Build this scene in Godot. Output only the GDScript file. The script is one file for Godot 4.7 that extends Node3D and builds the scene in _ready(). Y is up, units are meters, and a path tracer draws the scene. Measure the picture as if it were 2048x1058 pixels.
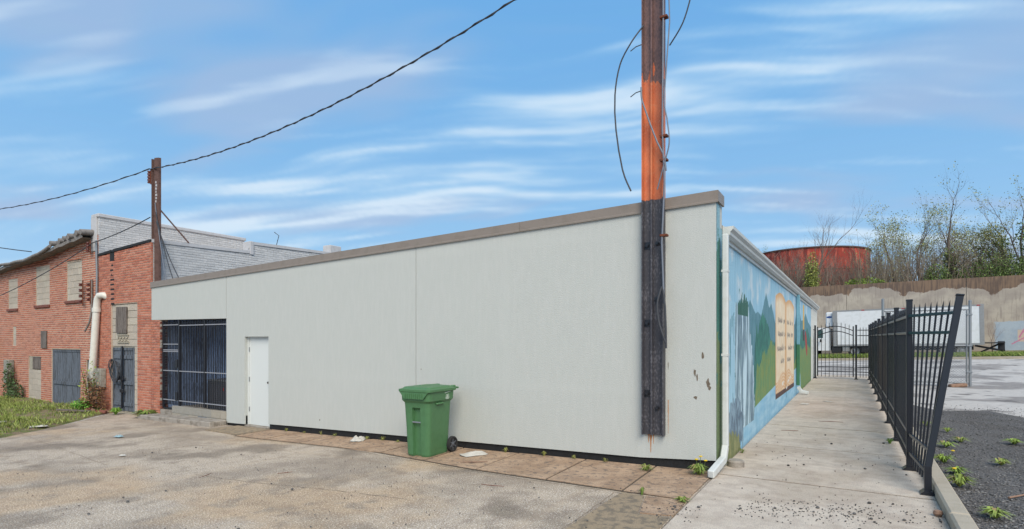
extends Node3D

# ---------------------------------------------------------------- helpers
var rng := RandomNumberGenerator.new()
var M := {}
var used := {}

func rr(a: float, b: float) -> float:
	return rng.randf_range(a, b)

func numbered(called: String) -> String:
	if not used.has(called):
		used[called] = 0
		return called
	used[called] += 1
	return "%s_%03d" % [called, used[called]]

func thing(called: String, label: String, category: String, at := Vector3.ZERO, turn := 0.0, group := "") -> Node3D:
	var o := Node3D.new()
	o.name = numbered(called)
	add_child(o)
	o.position = at
	o.rotation.y = turn
	tag(o, label, category, group)
	return o

func tag(o: Node, label: String, category: String, group := "") -> Node:
	o.set_meta("label", label)
	o.set_meta("category", category)
	if group != "":
		o.set_meta("group", group)
	return o

func S() -> SurfaceTool:
	var st := SurfaceTool.new()
	st.begin(Mesh.PRIMITIVE_TRIANGLES)
	return st

func mesh_node(called: String, mesh: Mesh, m: Material, parent: Node, at := Vector3.ZERO) -> MeshInstance3D:
	var o := MeshInstance3D.new()
	o.mesh = mesh
	o.material_override = m
	if parent == self:
		o.name = numbered(called)
		add_child(o)
	else:
		o.name = called
		parent.add_child(o, true)
	o.position = at
	return o

func obj(called: String, st: SurfaceTool, m: Material, parent: Node = self) -> MeshInstance3D:
	return mesh_node(called, st.commit(), m, parent)

func setting(called: String, st: SurfaceTool, m: Material) -> MeshInstance3D:
	var o := obj(called, st, m)
	o.set_meta("kind", "structure")
	return o

# terrain height: the yard falls gently to the left, the walk climbs towards the street
func G(x: float, z: float) -> float:
	var y := 0.026 * clampf(x, -9.0, 0.0) + 0.0135 * clampf(x + 9.0, -25.0, 0.0) - 0.0073 * clampf(z, -60.0, 14.0)
	y += 0.033 * clampf(x, 0.0, 24.0) * smoothstep(-20.0, -38.0, z)
	return y

func vert(st: SurfaceTool, p: Vector3, n: Vector3, uv: Vector2, c: Color) -> void:
	st.set_normal(n)
	st.set_uv(uv)
	st.set_uv2(uv)
	st.set_color(c)
	st.add_vertex(p)

# a triangle of [point, normal, uv] whose winding is made to agree with its normals
func tri3(st: SurfaceTool, a: Array, b: Array, c: Array, col := Color.WHITE) -> void:
	var g: Vector3 = (c[0] - a[0]).cross(b[0] - a[0])
	var order := [a, b, c] if g.dot(a[1] + b[1] + c[1]) >= 0.0 else [a, c, b]
	for v in order:
		vert(st, v[0], v[1], v[2], col)

func uvof(p: Vector3, n: Vector3) -> Vector2:
	var a := n.abs()
	if a.y >= a.x and a.y >= a.z:
		return Vector2(p.x, p.z)
	if a.x >= a.z:
		return Vector2(p.z, p.y)
	return Vector2(p.x, p.y)

func tri(st: SurfaceTool, a: Vector3, b: Vector3, c: Vector3, col := Color.WHITE) -> void:
	var n := (c - a).cross(b - a).normalized()
	vert(st, a, n, uvof(a, n), col)
	vert(st, b, n, uvof(b, n), col)
	vert(st, c, n, uvof(c, n), col)

func quad(st: SurfaceTool, a: Vector3, b: Vector3, c: Vector3, d: Vector3, col := Color.WHITE) -> void:
	tri(st, a, b, c, col)
	tri(st, a, c, d, col)

# a box with bevelled edges: c centre, s size, ch bevel, b turn
func box(st: SurfaceTool, c: Vector3, s: Vector3, ch := 0.0, b := Basis.IDENTITY, col := Color.WHITE) -> void:
	var h := s / 2.0
	if ch <= 0.0:
		var p := []
		for i in 8:
			p.append(c + b * Vector3(h.x if i & 1 else -h.x, h.y if i & 2 else -h.y, h.z if i & 4 else -h.z))
		for f in [[4, 6, 7, 5], [1, 3, 2, 0], [5, 7, 3, 1], [0, 2, 6, 4], [2, 3, 7, 6], [0, 4, 5, 1]]:
			quad(st, p[f[0]], p[f[1]], p[f[2]], p[f[3]], col)
		return
	ch = minf(ch, minf(h.x, minf(h.y, h.z)) * 0.9)
	var f3 := []   # for every corner three points, one on each face
	for i in 8:
		var sx := 1.0 if i & 1 else -1.0
		var sy := 1.0 if i & 2 else -1.0
		var sz := 1.0 if i & 4 else -1.0
		f3.append([
			c + b * Vector3(sx * h.x, sy * (h.y - ch), sz * (h.z - ch)),
			c + b * Vector3(sx * (h.x - ch), sy * h.y, sz * (h.z - ch)),
			c + b * Vector3(sx * (h.x - ch), sy * (h.y - ch), sz * h.z)])
	for f in [[4, 6, 7, 5, 2], [1, 3, 2, 0, 2], [5, 7, 3, 1, 0], [0, 2, 6, 4, 0], [2, 3, 7, 6, 1], [0, 4, 5, 1, 1]]:
		var k: int = f[4]
		quad(st, f3[f[0]][k], f3[f[1]][k], f3[f[2]][k], f3[f[3]][k], col)
	for e in [[0, 1, 1, 2], [2, 3, 1, 2], [4, 5, 1, 2], [6, 7, 1, 2], [0, 2, 0, 2], [1, 3, 0, 2], [4, 6, 0, 2], [5, 7, 0, 2], [0, 4, 0, 1], [1, 5, 0, 1], [2, 6, 0, 1], [3, 7, 0, 1]]:
		outquad(st, f3[e[0]][e[2]], f3[e[1]][e[2]], f3[e[1]][e[3]], f3[e[0]][e[3]], c, col)
	for i in 8:
		outtri(st, f3[i][0], f3[i][1], f3[i][2], c, col)

func outtri(st: SurfaceTool, a: Vector3, b: Vector3, c: Vector3, centre: Vector3, col := Color.WHITE) -> void:
	if (c - a).cross(b - a).dot(a + b + c - centre * 3.0) < 0.0:
		tri(st, a, c, b, col)
	else:
		tri(st, a, b, c, col)

func outquad(st: SurfaceTool, a: Vector3, b: Vector3, c: Vector3, d: Vector3, centre: Vector3, col := Color.WHITE) -> void:
	outtri(st, a, b, c, centre, col)
	outtri(st, a, c, d, centre, col)

func bx(st: SurfaceTool, x0: float, x1: float, y0: float, y1: float, z0: float, z1: float, ch := 0.0) -> void:
	box(st, Vector3((x0 + x1) / 2, (y0 + y1) / 2, (z0 + z1) / 2), Vector3(absf(x1 - x0), absf(y1 - y0), absf(z1 - z0)), ch)

# a beam of rectangular section between two points
func beam(st: SurfaceTool, a: Vector3, b: Vector3, w: float, d: float, ch := 0.0, side := Vector3.ZERO) -> void:
	var y := (b - a).normalized()
	var x := side if side != Vector3.ZERO else (Vector3.RIGHT if absf(y.x) < 0.9 else Vector3.BACK)
	x = (x - y * x.dot(y)).normalized()
	box(st, (a + b) / 2, Vector3(w, a.distance_to(b), d), ch, Basis(x, y, x.cross(y)))

# a smooth round tube through points, r one radius or one for each point
func tube(st: SurfaceTool, pts: Array, r, sides := 6, col := Color.WHITE, caps := true) -> void:
	var n := pts.size()
	var rings := []
	var norms := []
	var up := Vector3.UP
	for i in n:
		var t: Vector3 = (pts[mini(i + 1, n - 1)] - pts[maxi(i - 1, 0)]).normalized()
		if absf(t.dot(up)) > 0.95:
			up = Vector3.RIGHT if absf(t.x) < 0.9 else Vector3.BACK
		var u := t.cross(up).normalized()
		up = u.cross(t).normalized()
		var rad: float = r[i] if r is Array else r
		var ring := []
		var nn := []
		for k in sides:
			var d: Vector3 = u * cos(TAU * k / sides) + up * sin(TAU * k / sides)
			ring.append(pts[i] + d * rad)
			nn.append(d)
		rings.append(ring)
		norms.append(nn)
	for i in n - 1:
		for k in sides:
			var k2 := (k + 1) % sides
			var v := []
			for q in [[i, k], [i + 1, k], [i + 1, k2], [i, k2]]:
				v.append([rings[q[0]][q[1]], norms[q[0]][q[1]], Vector2(float(q[1]) / sides, q[0])])
			tri3(st, v[0], v[1], v[2], col)
			tri3(st, v[0], v[2], v[3], col)
	if caps:
		for k in range(1, sides - 1):
			outtri(st, rings[0][0], rings[0][k], rings[0][k + 1], pts[1], col)
			outtri(st, rings[n - 1][0], rings[n - 1][k], rings[n - 1][k + 1], pts[n - 2], col)

# turn a profile [radius, y] about an axis through c
func lathe(st: SurfaceTool, prof: Array, c: Vector3, segs := 20, b := Basis.IDENTITY, col := Color.WHITE) -> void:
	for i in prof.size() - 1:
		var e := Vector2(prof[i + 1][0] - prof[i][0], prof[i + 1][1] - prof[i][1])
		if e.length() < 1e-6:
			continue
		var nr := Vector2(e.y, -e.x).normalized()
		for k in segs:
			var q := []
			for w in [[i, k], [i + 1, k], [i + 1, k + 1], [i, k + 1]]:
				var a: float = TAU * w[1] / segs
				q.append([c + b * Vector3(cos(a) * prof[w[0]][0], prof[w[0]][1], sin(a) * prof[w[0]][0]), b * Vector3(cos(a) * nr.x, nr.y, sin(a) * nr.x), Vector2(float(w[1]) / segs, prof[w[0]][1])])
			tri3(st, q[0], q[1], q[2], col)
			tri3(st, q[0], q[2], q[3], col)

# a polygon in a plane, given thickness: o + u*x + v*y, extruded by w
func prism(st: SurfaceTool, poly: Array, o: Vector3, u: Vector3, v: Vector3, w: Vector3, col := Color.WHITE) -> void:
	var pk := PackedVector2Array(poly)
	var idx := Geometry2D.triangulate_polygon(pk)
	var mid := Vector3.ZERO
	for p in pk:
		mid += (o + u * p.x + v * p.y) / pk.size()
	mid += w / 2
	for i in range(0, idx.size(), 3):
		var t := []
		for k in 3:
			t.append(o + u * pk[idx[i + k]].x + v * pk[idx[i + k]].y)
		outtri(st, t[0], t[1], t[2], t[0] + w, col)
		outtri(st, t[0] + w, t[1] + w, t[2] + w, t[0], col)
	var ccw := Geometry2D.is_polygon_clockwise(pk)
	for i in pk.size():
		var a := pk[i]
		var b := pk[(i + 1) % pk.size()]
		var A := o + u * a.x + v * a.y
		var B := o + u * b.x + v * b.y
		var e := b - a
		var nn := (u * e.y - v * e.x) * (-1.0 if ccw else 1.0)
		if ((B + w) - A).cross(B - A).dot(nn) > 0.0:
			quad(st, A, B, B + w, A + w, col)
		else:
			quad(st, A, A + w, B + w, B, col)

# a flat sheet that follows the terrain, from a polygon of [x, z]
func sheet(st: SurfaceTool, poly: Array, lift: float, thick := 0.0) -> void:
	var pk := PackedVector2Array(poly)
	for strip in [[-900.0, -9.0], [-9.0, 0.0], [0.0, 900.0]]:
		for part in Geometry2D.intersect_polygons(pk, PackedVector2Array([Vector2(strip[0], -900), Vector2(strip[1], -900), Vector2(strip[1], 900), Vector2(strip[0], 900)])):
			var idx := Geometry2D.triangulate_polygon(part)
			for i in range(0, idx.size(), 3):
				var t := []
				for k in 3:
					var p: Vector2 = part[idx[i + k]]
					t.append(Vector3(p.x, G(p.x, p.y) + lift, p.y))
				outtri(st, t[0], t[1], t[2], t[0] - Vector3.UP)
	if thick > 0.0:
		for i in pk.size():
			var a := pk[i]
			var b := pk[(i + 1) % pk.size()]
			var A := Vector3(a.x, G(a.x, a.y) + lift, a.y)
			var B := Vector3(b.x, G(b.x, b.y) + lift, b.y)
			quad(st, A, B, B - Vector3.UP * thick, A - Vector3.UP * thick)

func grid_sheet(st: SurfaceTool, xs: Array, zs: Array, h: Callable) -> void:
	for i in xs.size() - 1:
		for k in zs.size() - 1:
			var p := []
			for q in [[i, k], [i + 1, k], [i + 1, k + 1], [i, k + 1]]:
				var x: float = xs[q[0]]
				var z: float = zs[q[1]]
				var y: float = h.call(x, z)
				var n := Vector3(h.call(x - 0.05, z) - h.call(x + 0.05, z), 0.1, h.call(x, z - 0.05) - h.call(x, z + 0.05)).normalized()
				p.append([Vector3(x, y, z), n, Vector2(x, z)])
			tri3(st, p[0], p[1], p[2])
			tri3(st, p[0], p[2], p[3])

func span(a: float, b: float, step: float) -> Array:
	var r := []
	var n := maxi(1, int(round((b - a) / step)))
	for i in n + 1:
		r.append(a + (b - a) * i / n)
	return r

# ---------------------------------------------------------------- textures
func noise(w: int, h: int, f: float, oct: int, sd: int, kind := FastNoiseLite.TYPE_SIMPLEX_SMOOTH) -> PackedByteArray:
	var n := FastNoiseLite.new()
	n.noise_type = kind
	n.seed = sd
	n.frequency = f / w
	n.fractal_octaves = oct
	n.fractal_type = FastNoiseLite.FRACTAL_FBM if oct > 1 else FastNoiseLite.FRACTAL_NONE
	var im := n.get_seamless_image(w, h)
	im.convert(Image.FORMAT_L8)
	return im.get_data()

# layers: [cycles, octaves, seed, colour, low, high, strength, squeeze x, squeeze y]
func paint(w: int, base: Color, layers: Array) -> Image:
	var r := PackedFloat32Array()
	var g := PackedFloat32Array()
	var b := PackedFloat32Array()
	r.resize(w * w); g.resize(w * w); b.resize(w * w)
	r.fill(base.r); g.fill(base.g); b.fill(base.b)
	for L in layers:
		var sx: int = L[7] if L.size() > 7 else 1
		var sy: int = L[8] if L.size() > 8 else 1
		var nz: PackedByteArray
		if sx == 1 and sy == 1:
			nz = noise(w, w, L[0], L[1], L[2])
		else:
			var nn := FastNoiseLite.new()
			nn.seed = L[2]
			nn.frequency = float(L[0]) / w
			nn.fractal_octaves = L[1]
			var im := nn.get_seamless_image(w / sx, w / sy)
			im.convert(Image.FORMAT_L8)
			im.resize(w, w, Image.INTERPOLATE_CUBIC)
			nz = im.get_data()
		var lut := PackedFloat32Array()
		lut.resize(256)
		for i in 256:
			lut[i] = smoothstep(L[4], L[5], i / 255.0) * L[6]
		var c: Color = L[3]
		for i in w * w:
			var t := lut[nz[i]]
			if t > 0.002:
				r[i] += (c.r - r[i]) * t
				g[i] += (c.g - g[i]) * t
				b[i] += (c.b - b[i]) * t
	var out := PackedByteArray()
	out.resize(w * w * 3)
	for i in w * w:
		out[i * 3] = int(clampf(r[i], 0, 1) * 255.0)
		out[i * 3 + 1] = int(clampf(g[i], 0, 1) * 255.0)
		out[i * 3 + 2] = int(clampf(b[i], 0, 1) * 255.0)
	return Image.create_from_data(w, w, false, Image.FORMAT_RGB8, out)

func tex(im: Image) -> ImageTexture:
	im.generate_mipmaps()
	return ImageTexture.create_from_image(im)

func relief(w: int, f: float, oct: int, sd: int, strength: float) -> ImageTexture:
	var im := Image.create_from_data(w, w, false, Image.FORMAT_L8, noise(w, w, f, oct, sd))
	im.convert(Image.FORMAT_RGBA8)
	im.bump_map_to_normal_map(strength)
	return tex(im)

func rgb(r: int, g: int, b: int) -> Color:
	return Color(r / 255.0, g / 255.0, b / 255.0)

# plain material: sRGB colour, a shared mottling texture on world triplanar
func mat(c: Color, rough := 0.8, t: Texture2D = null, scale := 1.0, metal := 0.0, nm: Texture2D = null, nstr := 0.5, stretch := Vector3.ONE) -> StandardMaterial3D:
	var m := StandardMaterial3D.new()
	m.albedo_color = c
	m.roughness = rough
	m.metallic = metal
	if t:
		m.albedo_texture = t
	if nm:
		m.normal_enabled = true
		m.normal_texture = nm
		m.normal_scale = nstr
	if t or nm:
		m.uv1_triplanar = true
		m.uv1_world_triplanar = true
		m.uv1_scale = stretch * scale
	return m

# material laid by metres of UV, with a coarse second texture multiplied in
func ground_mat(fine: Texture2D, fs: float, coarse: Texture2D, cs: float, rough: float, nm: Texture2D = null, nstr := 0.6) -> StandardMaterial3D:
	var m := StandardMaterial3D.new()
	m.albedo_texture = fine
	m.uv1_scale = Vector3(1.0 / fs, 1.0 / fs, 1)
	m.roughness = rough
	if coarse:
		m.detail_enabled = true
		m.detail_albedo = coarse
		m.detail_blend_mode = BaseMaterial3D.BLEND_MODE_MUL
		m.detail_uv_layer = BaseMaterial3D.DETAIL_UV_2
		m.uv2_scale = Vector3(1.0 / cs, 1.0 / cs, 1)
	if nm:
		m.normal_enabled = true
		m.normal_texture = nm
		m.normal_scale = nstr
	return m

# ---------------------------------------------------------------- sky
func make_sky(energy: float) -> Sky:
	var w := 2048
	var h := 1024
	var a := FastNoiseLite.new()
	a.seed = 11; a.frequency = 1.0; a.fractal_octaves = 6; a.fractal_gain = 0.55
	var b := FastNoiseLite.new()
	b.seed = 23; b.frequency = 1.0; b.fractal_octaves = 4
	var wv := FastNoiseLite.new()
	wv.seed = 5; wv.frequency = 0.8; wv.fractal_octaves = 2
	var data := PackedByteArray()
	data.resize(w * h * 3)
	var ang := deg_to_rad(22.0)
	var ux := Vector2(cos(ang), -sin(ang))
	var uy := Vector2(sin(ang), cos(ang))
	for j in h:
		var v := (j + 0.5) / h
		var y := cos(PI * v)
		var s := sin(PI * v)
		for i in w:
			var c: Color
			if y < -0.02:
				c = Color(0.42, 0.41, 0.40)
			else:
				var phi := ((i + 0.5) / w - 0.5) * TAU
				var d := Vector2(sin(phi) * s, -cos(phi) * s)
				var yy := maxf(y, 0.0)
				var e := 1.0 - pow(1.0 - yy, 2.6)
				c = Color(0.71, 0.84, 0.94).lerp(Color(0.43, 0.665, 0.88), clampf(e * 1.15, 0, 1))
				var p := d / (yy + 0.16)
				var q := Vector2(p.dot(ux), p.dot(uy))
				var wx := wv.get_noise_2d(q.x, q.y)
				var n1 := a.get_noise_2d(q.x * 0.3 + wx * 0.06, q.y * 1.35 + wx * 0.12)
				var n2 := b.get_noise_2d(q.x * 0.42 + 40.0, q.y * 1.1 - wx * 0.2)
				var n3 := a.get_noise_2d(q.x * 0.55 + q.y * 0.3 + 90.0, q.y * 4.2 + wx * 0.4)
				var lav := smoothstep(-0.1, 0.4, n2)
				c = c.lerp(Color(0.67, 0.735, 0.85), lav * 0.62)
				var wisp := smoothstep(-0.16, 0.62, n1 + n3 * 0.5)
				var n4 := b.get_noise_2d(q.x * 1.1 - q.y * 0.9 + 20.0, q.y * 7.0 + q.x * 0.8)
				var fibre := smoothstep(-0.35, 0.45, n3 * 0.7 + n4 * 0.6)
				c = c.lerp(Color(0.83, 0.9, 0.96), wisp * (0.22 + 0.62 * fibre))
				c = c.lerp(Color(0.85, 0.91, 0.965), smoothstep(0.1, 0.55, n3 * 0.6 + n4 * 0.5 + n2 * 0.4) * 0.4)
			var k := (j * w + i) * 3
			data[k] = int(c.r * 255.0)
			data[k + 1] = int(c.g * 255.0)
			data[k + 2] = int(c.b * 255.0)
	var im := Image.create_from_data(w, h, false, Image.FORMAT_RGB8, data)
	var m := PanoramaSkyMaterial.new()
	m.panorama = ImageTexture.create_from_image(im)
	m.energy_multiplier = energy
	var sky := Sky.new()
	sky.sky_material = m
	return sky

# ---------------------------------------------------------------- masonry
const EYE := Vector3(1.52, 1.69, 7.43)

# a plate from 0..W by y0..y1 with rectangular holes, z from z0 to z1; top(s) limits its height
func holed(st: SurfaceTool, W: float, y0: float, holes: Array, z0: float, z1: float, top: Callable) -> void:
	var xs := [0.0, W]
	for h: Rect2 in holes:
		xs.append(clampf(h.position.x, 0, W))
		xs.append(clampf(h.end.x, 0, W))
	for i in int(W / 0.8):
		xs.append(i * 0.8)
	xs.sort()
	for i in xs.size() - 1:
		if xs[i + 1] - xs[i] < 0.002:
			continue
		var m: float = (xs[i] + xs[i + 1]) / 2
		var ys := [[y0, minf(top.call(xs[i]), top.call(xs[i + 1]))]]
		for h: Rect2 in holes:
			if m > h.position.x and m < h.end.x:
				var nx := []
				for q in ys:
					if h.position.y > q[0]:
						nx.append([q[0], minf(q[1], h.position.y)])
					if h.end.y < q[1]:
						nx.append([maxf(q[0], h.end.y), q[1]])
				ys = nx
		for q in ys:
			if q[1] - q[0] > 0.004:
				bx(st, xs[i], xs[i + 1], q[0], q[1], z0, z1)

# lays bricks or blocks on a plane o + u*s + UP*y, facing n; holes are Rect2 in (s, y)
func masonry(parent: Node, called: String, o: Vector3, u: Vector3, n: Vector3, W: float, H: float, bl: float, bh: float, joint: float, holes: Array, tones: Array, m: Material, proud: float, limit: int, top = null, bottom := 0.0, uneven := 0.004) -> void:
	var variants := []
	for t in tones:
		for k in 2:
			var st := S()
			box(st, n * (proud / 2 - 0.02), u.abs() * (bl - joint - rr(0, uneven)) + Vector3.UP * (bh - joint - rr(0, uneven)) + n.abs() * (proud + 0.04), 0.006 if bl > 0.3 else 0.004, Basis.IDENTITY, t)
			variants.append(st.commit())
	var rows := int(ceil((H - bottom) / bh))
	var full := []
	var rest := S()
	var any := false
	for r in rows:
		var y0: float = bottom + r * bh
		var off := (bl * 0.5 if r % 2 else 0.0) - bl
		var s := off
		while s < W:
			var a := maxf(s, 0.0)
			var b := minf(s + bl, W)
			s += bl
			if b - a < 0.03:
				continue
			var y1: float = y0 + bh
			if top != null:
				y1 = minf(y1, top.call((a + b) / 2))
			else:
				y1 = minf(y1, H)
			if y1 - y0 < 0.02:
				continue
			var pieces := [[a, b]]
			for hole: Rect2 in holes:
				if y0 + bh * 0.5 < hole.position.y or y0 + bh * 0.5 > hole.end.y:
					continue
				var nx := []
				for q in pieces:
					if hole.end.x <= q[0] or hole.position.x >= q[1]:
						nx.append(q)
					else:
						if hole.position.x - q[0] > 0.03:
							nx.append([q[0], hole.position.x])
						if q[1] - hole.end.x > 0.03:
							nx.append([hole.end.x, q[1]])
				pieces = nx
			for q in pieces:
				var c: Vector3 = o + u * ((q[0] + q[1]) / 2) + Vector3.UP * ((y0 + y1) / 2) + n * rr(-uneven, uneven) * 0.6
				if q[1] - q[0] > bl - 0.002 and y1 - y0 > bh - 0.002:
					full.append([(c + (parent as Node3D).global_position).distance_squared_to(EYE), c, rng.randi() % variants.size()])
				else:
					any = true
					box(rest, c + n * (proud / 2 - 0.02), u.abs() * (q[1] - q[0] - joint) + Vector3.UP * (y1 - y0 - joint) + n.abs() * (proud + 0.04), 0.0, Basis.IDENTITY, tones[rng.randi() % tones.size()])
	full.sort_custom(func(p, q): return p[0] < q[0])
	for i in full.size():
		if i < limit:
			mesh_node(called, variants[full[i][2]], m, parent, full[i][1])
		else:
			any = true
			box(rest, full[i][1] + n * (proud / 2 - 0.02), u.abs() * (bl - joint) + Vector3.UP * (bh - joint) + n.abs() * (proud + 0.04), 0.0, Basis.IDENTITY, tones[rng.randi() % tones.size()])
	if any:
		var o2 := obj(called + "work" if called == "brick" else "cut_" + called, rest, m, parent)
		o2.set_meta("kind", "stuff")

# ---------------------------------------------------------------- mural
func ramp(pts: Array, s: float) -> float:
	if s <= pts[0][0]:
		return pts[0][1]
	for i in pts.size() - 1:
		if s <= pts[i + 1][0]:
			return lerpf(pts[i][1], pts[i + 1][1], (s - pts[i][0]) / (pts[i + 1][0] - pts[i][0]))
	return pts[-1][1]

func stroke(im: Image, pts: Array, r: float, c: Color, W: float, H: float) -> void:
	var sx := im.get_width() / W
	var sy := im.get_height() / H
	for i in pts.size() - 1:
		var n := int(pts[i].distance_to(pts[i + 1]) * sx * 1.5) + 2
		for k in n:
			var p: Vector2 = pts[i].lerp(pts[i + 1], float(k) / n)
			for dx in range(-int(r * sx) - 1, int(r * sx) + 2):
				for dy in range(-int(r * sy) - 1, int(r * sy) + 2):
					var X := int(p.x * sx) + dx
					var Y := im.get_height() - 1 - int(p.y * sy) + dy
					if X >= 0 and Y >= 0 and X < im.get_width() and Y < im.get_height() and Vector2(dx / sx, dy / sy).length() <= maxf(r, 0.5 / sx):
						im.set_pixel(X, Y, c)

func mural_image() -> Image:
	var W := 18.05
	var H := 3.2
	var w := 1248
	var h := 336
	var fine := FastNoiseLite.new()
	fine.seed = 3; fine.frequency = 1.0; fine.fractal_octaves = 4
	var far_m := [[0.0, 1.9], [0.9, 2.1], [1.2, 2.2], [1.86, 2.46], [2.2, 2.22], [2.7, 2.47], [3.3, 2.28], [3.6, 2.33], [4.0, 2.26], [4.7, 2.71], [5.2, 2.45], [5.5, 2.57], [6.2, 2.2], [9.0, 2.1], [11.0, 2.3], [11.6, 2.75], [12.3, 2.9], [13.2, 2.45], [14.2, 2.5], [15.2, 2.75], [16.4, 2.5], [18.1, 2.35]]
	var teal := [[0.0, 0.3], [3.0, 0.9], [3.25, 1.75], [3.45, 2.12], [3.6, 1.95], [3.9, 2.2], [4.26, 2.34], [4.7, 2.2], [5.0, 2.15], [5.4, 1.85], [6.2, 1.8], [10.7, 1.7], [11.5, 2.0], [12.6, 1.7], [13.4, 2.2], [14.6, 2.0], [16.0, 2.3], [18.1, 1.8]]
	var olive := [[0.0, 0.0], [3.2, 0.6], [3.5, 1.5], [3.8, 1.35], [4.3, 1.65], [4.9, 1.6], [5.4, 1.85], [6.2, 1.7], [10.7, 1.2], [11.8, 1.5], [12.6, 1.7], [14.0, 1.55], [15.5, 1.75], [18.1, 1.5]]
	var lake := [[0.0, 0.2], [1.5, 0.5], [2.6, 0.7], [3.9, 0.79], [6.2, 0.92], [10.7, 1.05], [12.4, 1.15], [12.9, 0.8], [13.1, 0.0], [18.1, -0.1]]
	var data := PackedByteArray()
	data.resize(w * h * 3)
	for j in h:
		var y := H * (1.0 - (j + 0.5) / h)
		for i in w:
			var s := W * (i + 0.5) / w
			var n := fine.get_noise_2d(s * 0.9, y * 1.3)
			var m := fine.get_noise_2d(s * 5.0 + 70.0, y * 3.0)
			var jag := m * 0.06
			var c := rgb(142, 188, 212).lerp(rgb(188, 206, 216), smoothstep(-0.1, 0.45, n + fine.get_noise_2d(s * 2.2, y * 0.7 + 30.0) * 0.5))
			if y < ramp(far_m, s) + jag * 0.3:
				c = rgb(88, 134, 150).lerp(rgb(70, 122, 134), clampf(0.5 + m, 0, 1))
			if y < ramp(teal, s) + jag:
				c = rgb(50, 120, 104).lerp(rgb(36, 96, 88), clampf(0.5 + m * 1.4 + n, 0, 1))
			if y < ramp(olive, s) + jag * 1.6:
				c = rgb(92, 134, 84).lerp(rgb(118, 138, 72), clampf(0.5 + m * 1.6, 0, 1))
			if y < ramp(lake, s):
				c = rgb(128, 182, 212).lerp(rgb(166, 206, 226), clampf(0.45 + fine.get_noise_2d(s * 0.9, y * 5.0) * 0.9, 0, 1))
			# falls: slate rock with streaks of water
			var fl := 1.28 + m * 0.1
			var fr := ramp([[0.3, 3.0], [0.9, 3.2], [1.5, 3.05], [1.9, 2.75], [2.3, 2.55]], y) + m * 0.15
			if s > fl and s < fr and y < 2.33 + m * 0.1 and y > 0.55:
				c = rgb(96, 122, 138).lerp(rgb(124, 150, 162), clampf(0.5 + m * 1.8, 0, 1))
				var st := fine.get_noise_2d(s * 4.5 + 9.0, y * 0.5)
				c = c.lerp(rgb(196, 222, 234), smoothstep(-0.06, 0.16, st))
			if s > 1.55 and s < 2.5 and y > 2.2 and y < 2.45 + m * 0.25:
				c = rgb(38, 88, 74)
			if s > 0.55 and s < 1.42 and y > 0.55:
				if fine.get_noise_2d(s * 6.0, y * 0.5 + 11.0) > -0.1 and y < 2.35:
					c = rgb(156, 198, 218)
			var rk := Vector2((s - 1.35) / 0.75, (y - 0.62) / 0.42).length()
			if rk < 1.0 + m * 0.5:
				c = rgb(82, 104, 122).lerp(rgb(128, 154, 172), clampf(0.4 + m * 2.2, 0, 1))
			if Vector2((s - 0.95) / 0.95, (y - 0.1) / 0.52).length() < 1.0 + m * 0.2:
				c = rgb(104, 112, 66).lerp(rgb(134, 134, 84), clampf(0.5 + m * 1.5, 0, 1))
			if s < 0.42 + m * 0.05:
				c = rgb(44, 104, 92) if y > 1.5 + n else rgb(92, 112, 70)
				if y > 2.75 + m * 0.3:
					c = rgb(120, 164, 178)
			if s > 17.6 + m * 0.1 and y < 2.0:
				c = rgb(96, 120, 78)
			# the open book
			if s > 6.25 and s < 10.68:
				var page := s - 8.4
				var arch := 2.76 + 0.13 * sin(clampf((s - 6.25) / 2.15, 0, 1) * PI) if page < 0 else 2.74 + 0.12 * sin(clampf((s - 8.4) / 2.28, 0, 1) * PI)
				if y < arch and y > 0.72:
					c = rgb(240, 220, 190).lerp(rgb(232, 202, 164), clampf(0.3 + m * 1.2, 0, 1))
					var rim := minf(minf(s - 6.25, 10.68 - s), minf(absf(page) * 0.7, arch - y))
					c = c.lerp(rgb(212, 150, 92), smoothstep(0.22, 0.0, rim) * 0.8)
					var curl := 1.05 + 0.1 * sin(absf(page) * 2.4)
					if y < curl:
						c = c.lerp(rgb(206, 140, 84), 0.55 * absf(sin((curl - y) * 42.0 + page)))
				elif y <= 0.72 and y > 0.62:
					c = rgb(74, 50, 48)
			# paint brush and red cloth
			if s > 14.0 and s < 14.5 and y > 2.2 and y < 2.98:
				c = rgb(226, 172, 62)
			if s > 13.9 and s < 14.6 and y > 1.85 and y <= 2.2:
				c = rgb(52, 48, 50)
			if Vector2((s - 15.2 - (2.0 - y) * 0.9) / 0.42, (y - 1.75) / 0.42).length() < 1.0:
				c = rgb(164, 46, 48)
			# thin paint and rain marks
			c = c.lerp(Color(0.68, 0.69, 0.68), 0.13)
			var fade := fine.get_noise_2d(s * 9.0 + 5.0, y * 0.8) * 0.05
			var k := (j * w + i) * 3
			data[k] = int(clampf(c.r + fade, 0, 1) * 255)
			data[k + 1] = int(clampf(c.g + fade, 0, 1) * 255)
			data[k + 2] = int(clampf(c.b + fade, 0, 1) * 255)
	var im := Image.create_from_data(w, h, false, Image.FORMAT_RGB8, data)
	# handwriting across both pages, four lines, and the mark below the book
	var ink := rgb(64, 60, 66)
	var lines := [[2.28, 6.7, 10.3], [1.98, 6.75, 10.2], [1.66, 6.6, 10.45], [1.38, 7.3, 9.7]]
	for L in lines:
		var x: float = L[1]
		while x < L[2]:
			if absf(x - 8.4) < 0.22:
				x += 0.45
			var tall := rng.randf() < 0.3
			var pts := []
			for q in 6:
				pts.append(Vector2(x + q * 0.035, L[0] + (0.11 if tall and q == 2 else 0.05) * sin(q * 2.1 + x * 3.0)))
			stroke(im, pts, 0.011, ink, W, H)
			x += 0.19 if rng.randf() < 0.8 else 0.42
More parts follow.
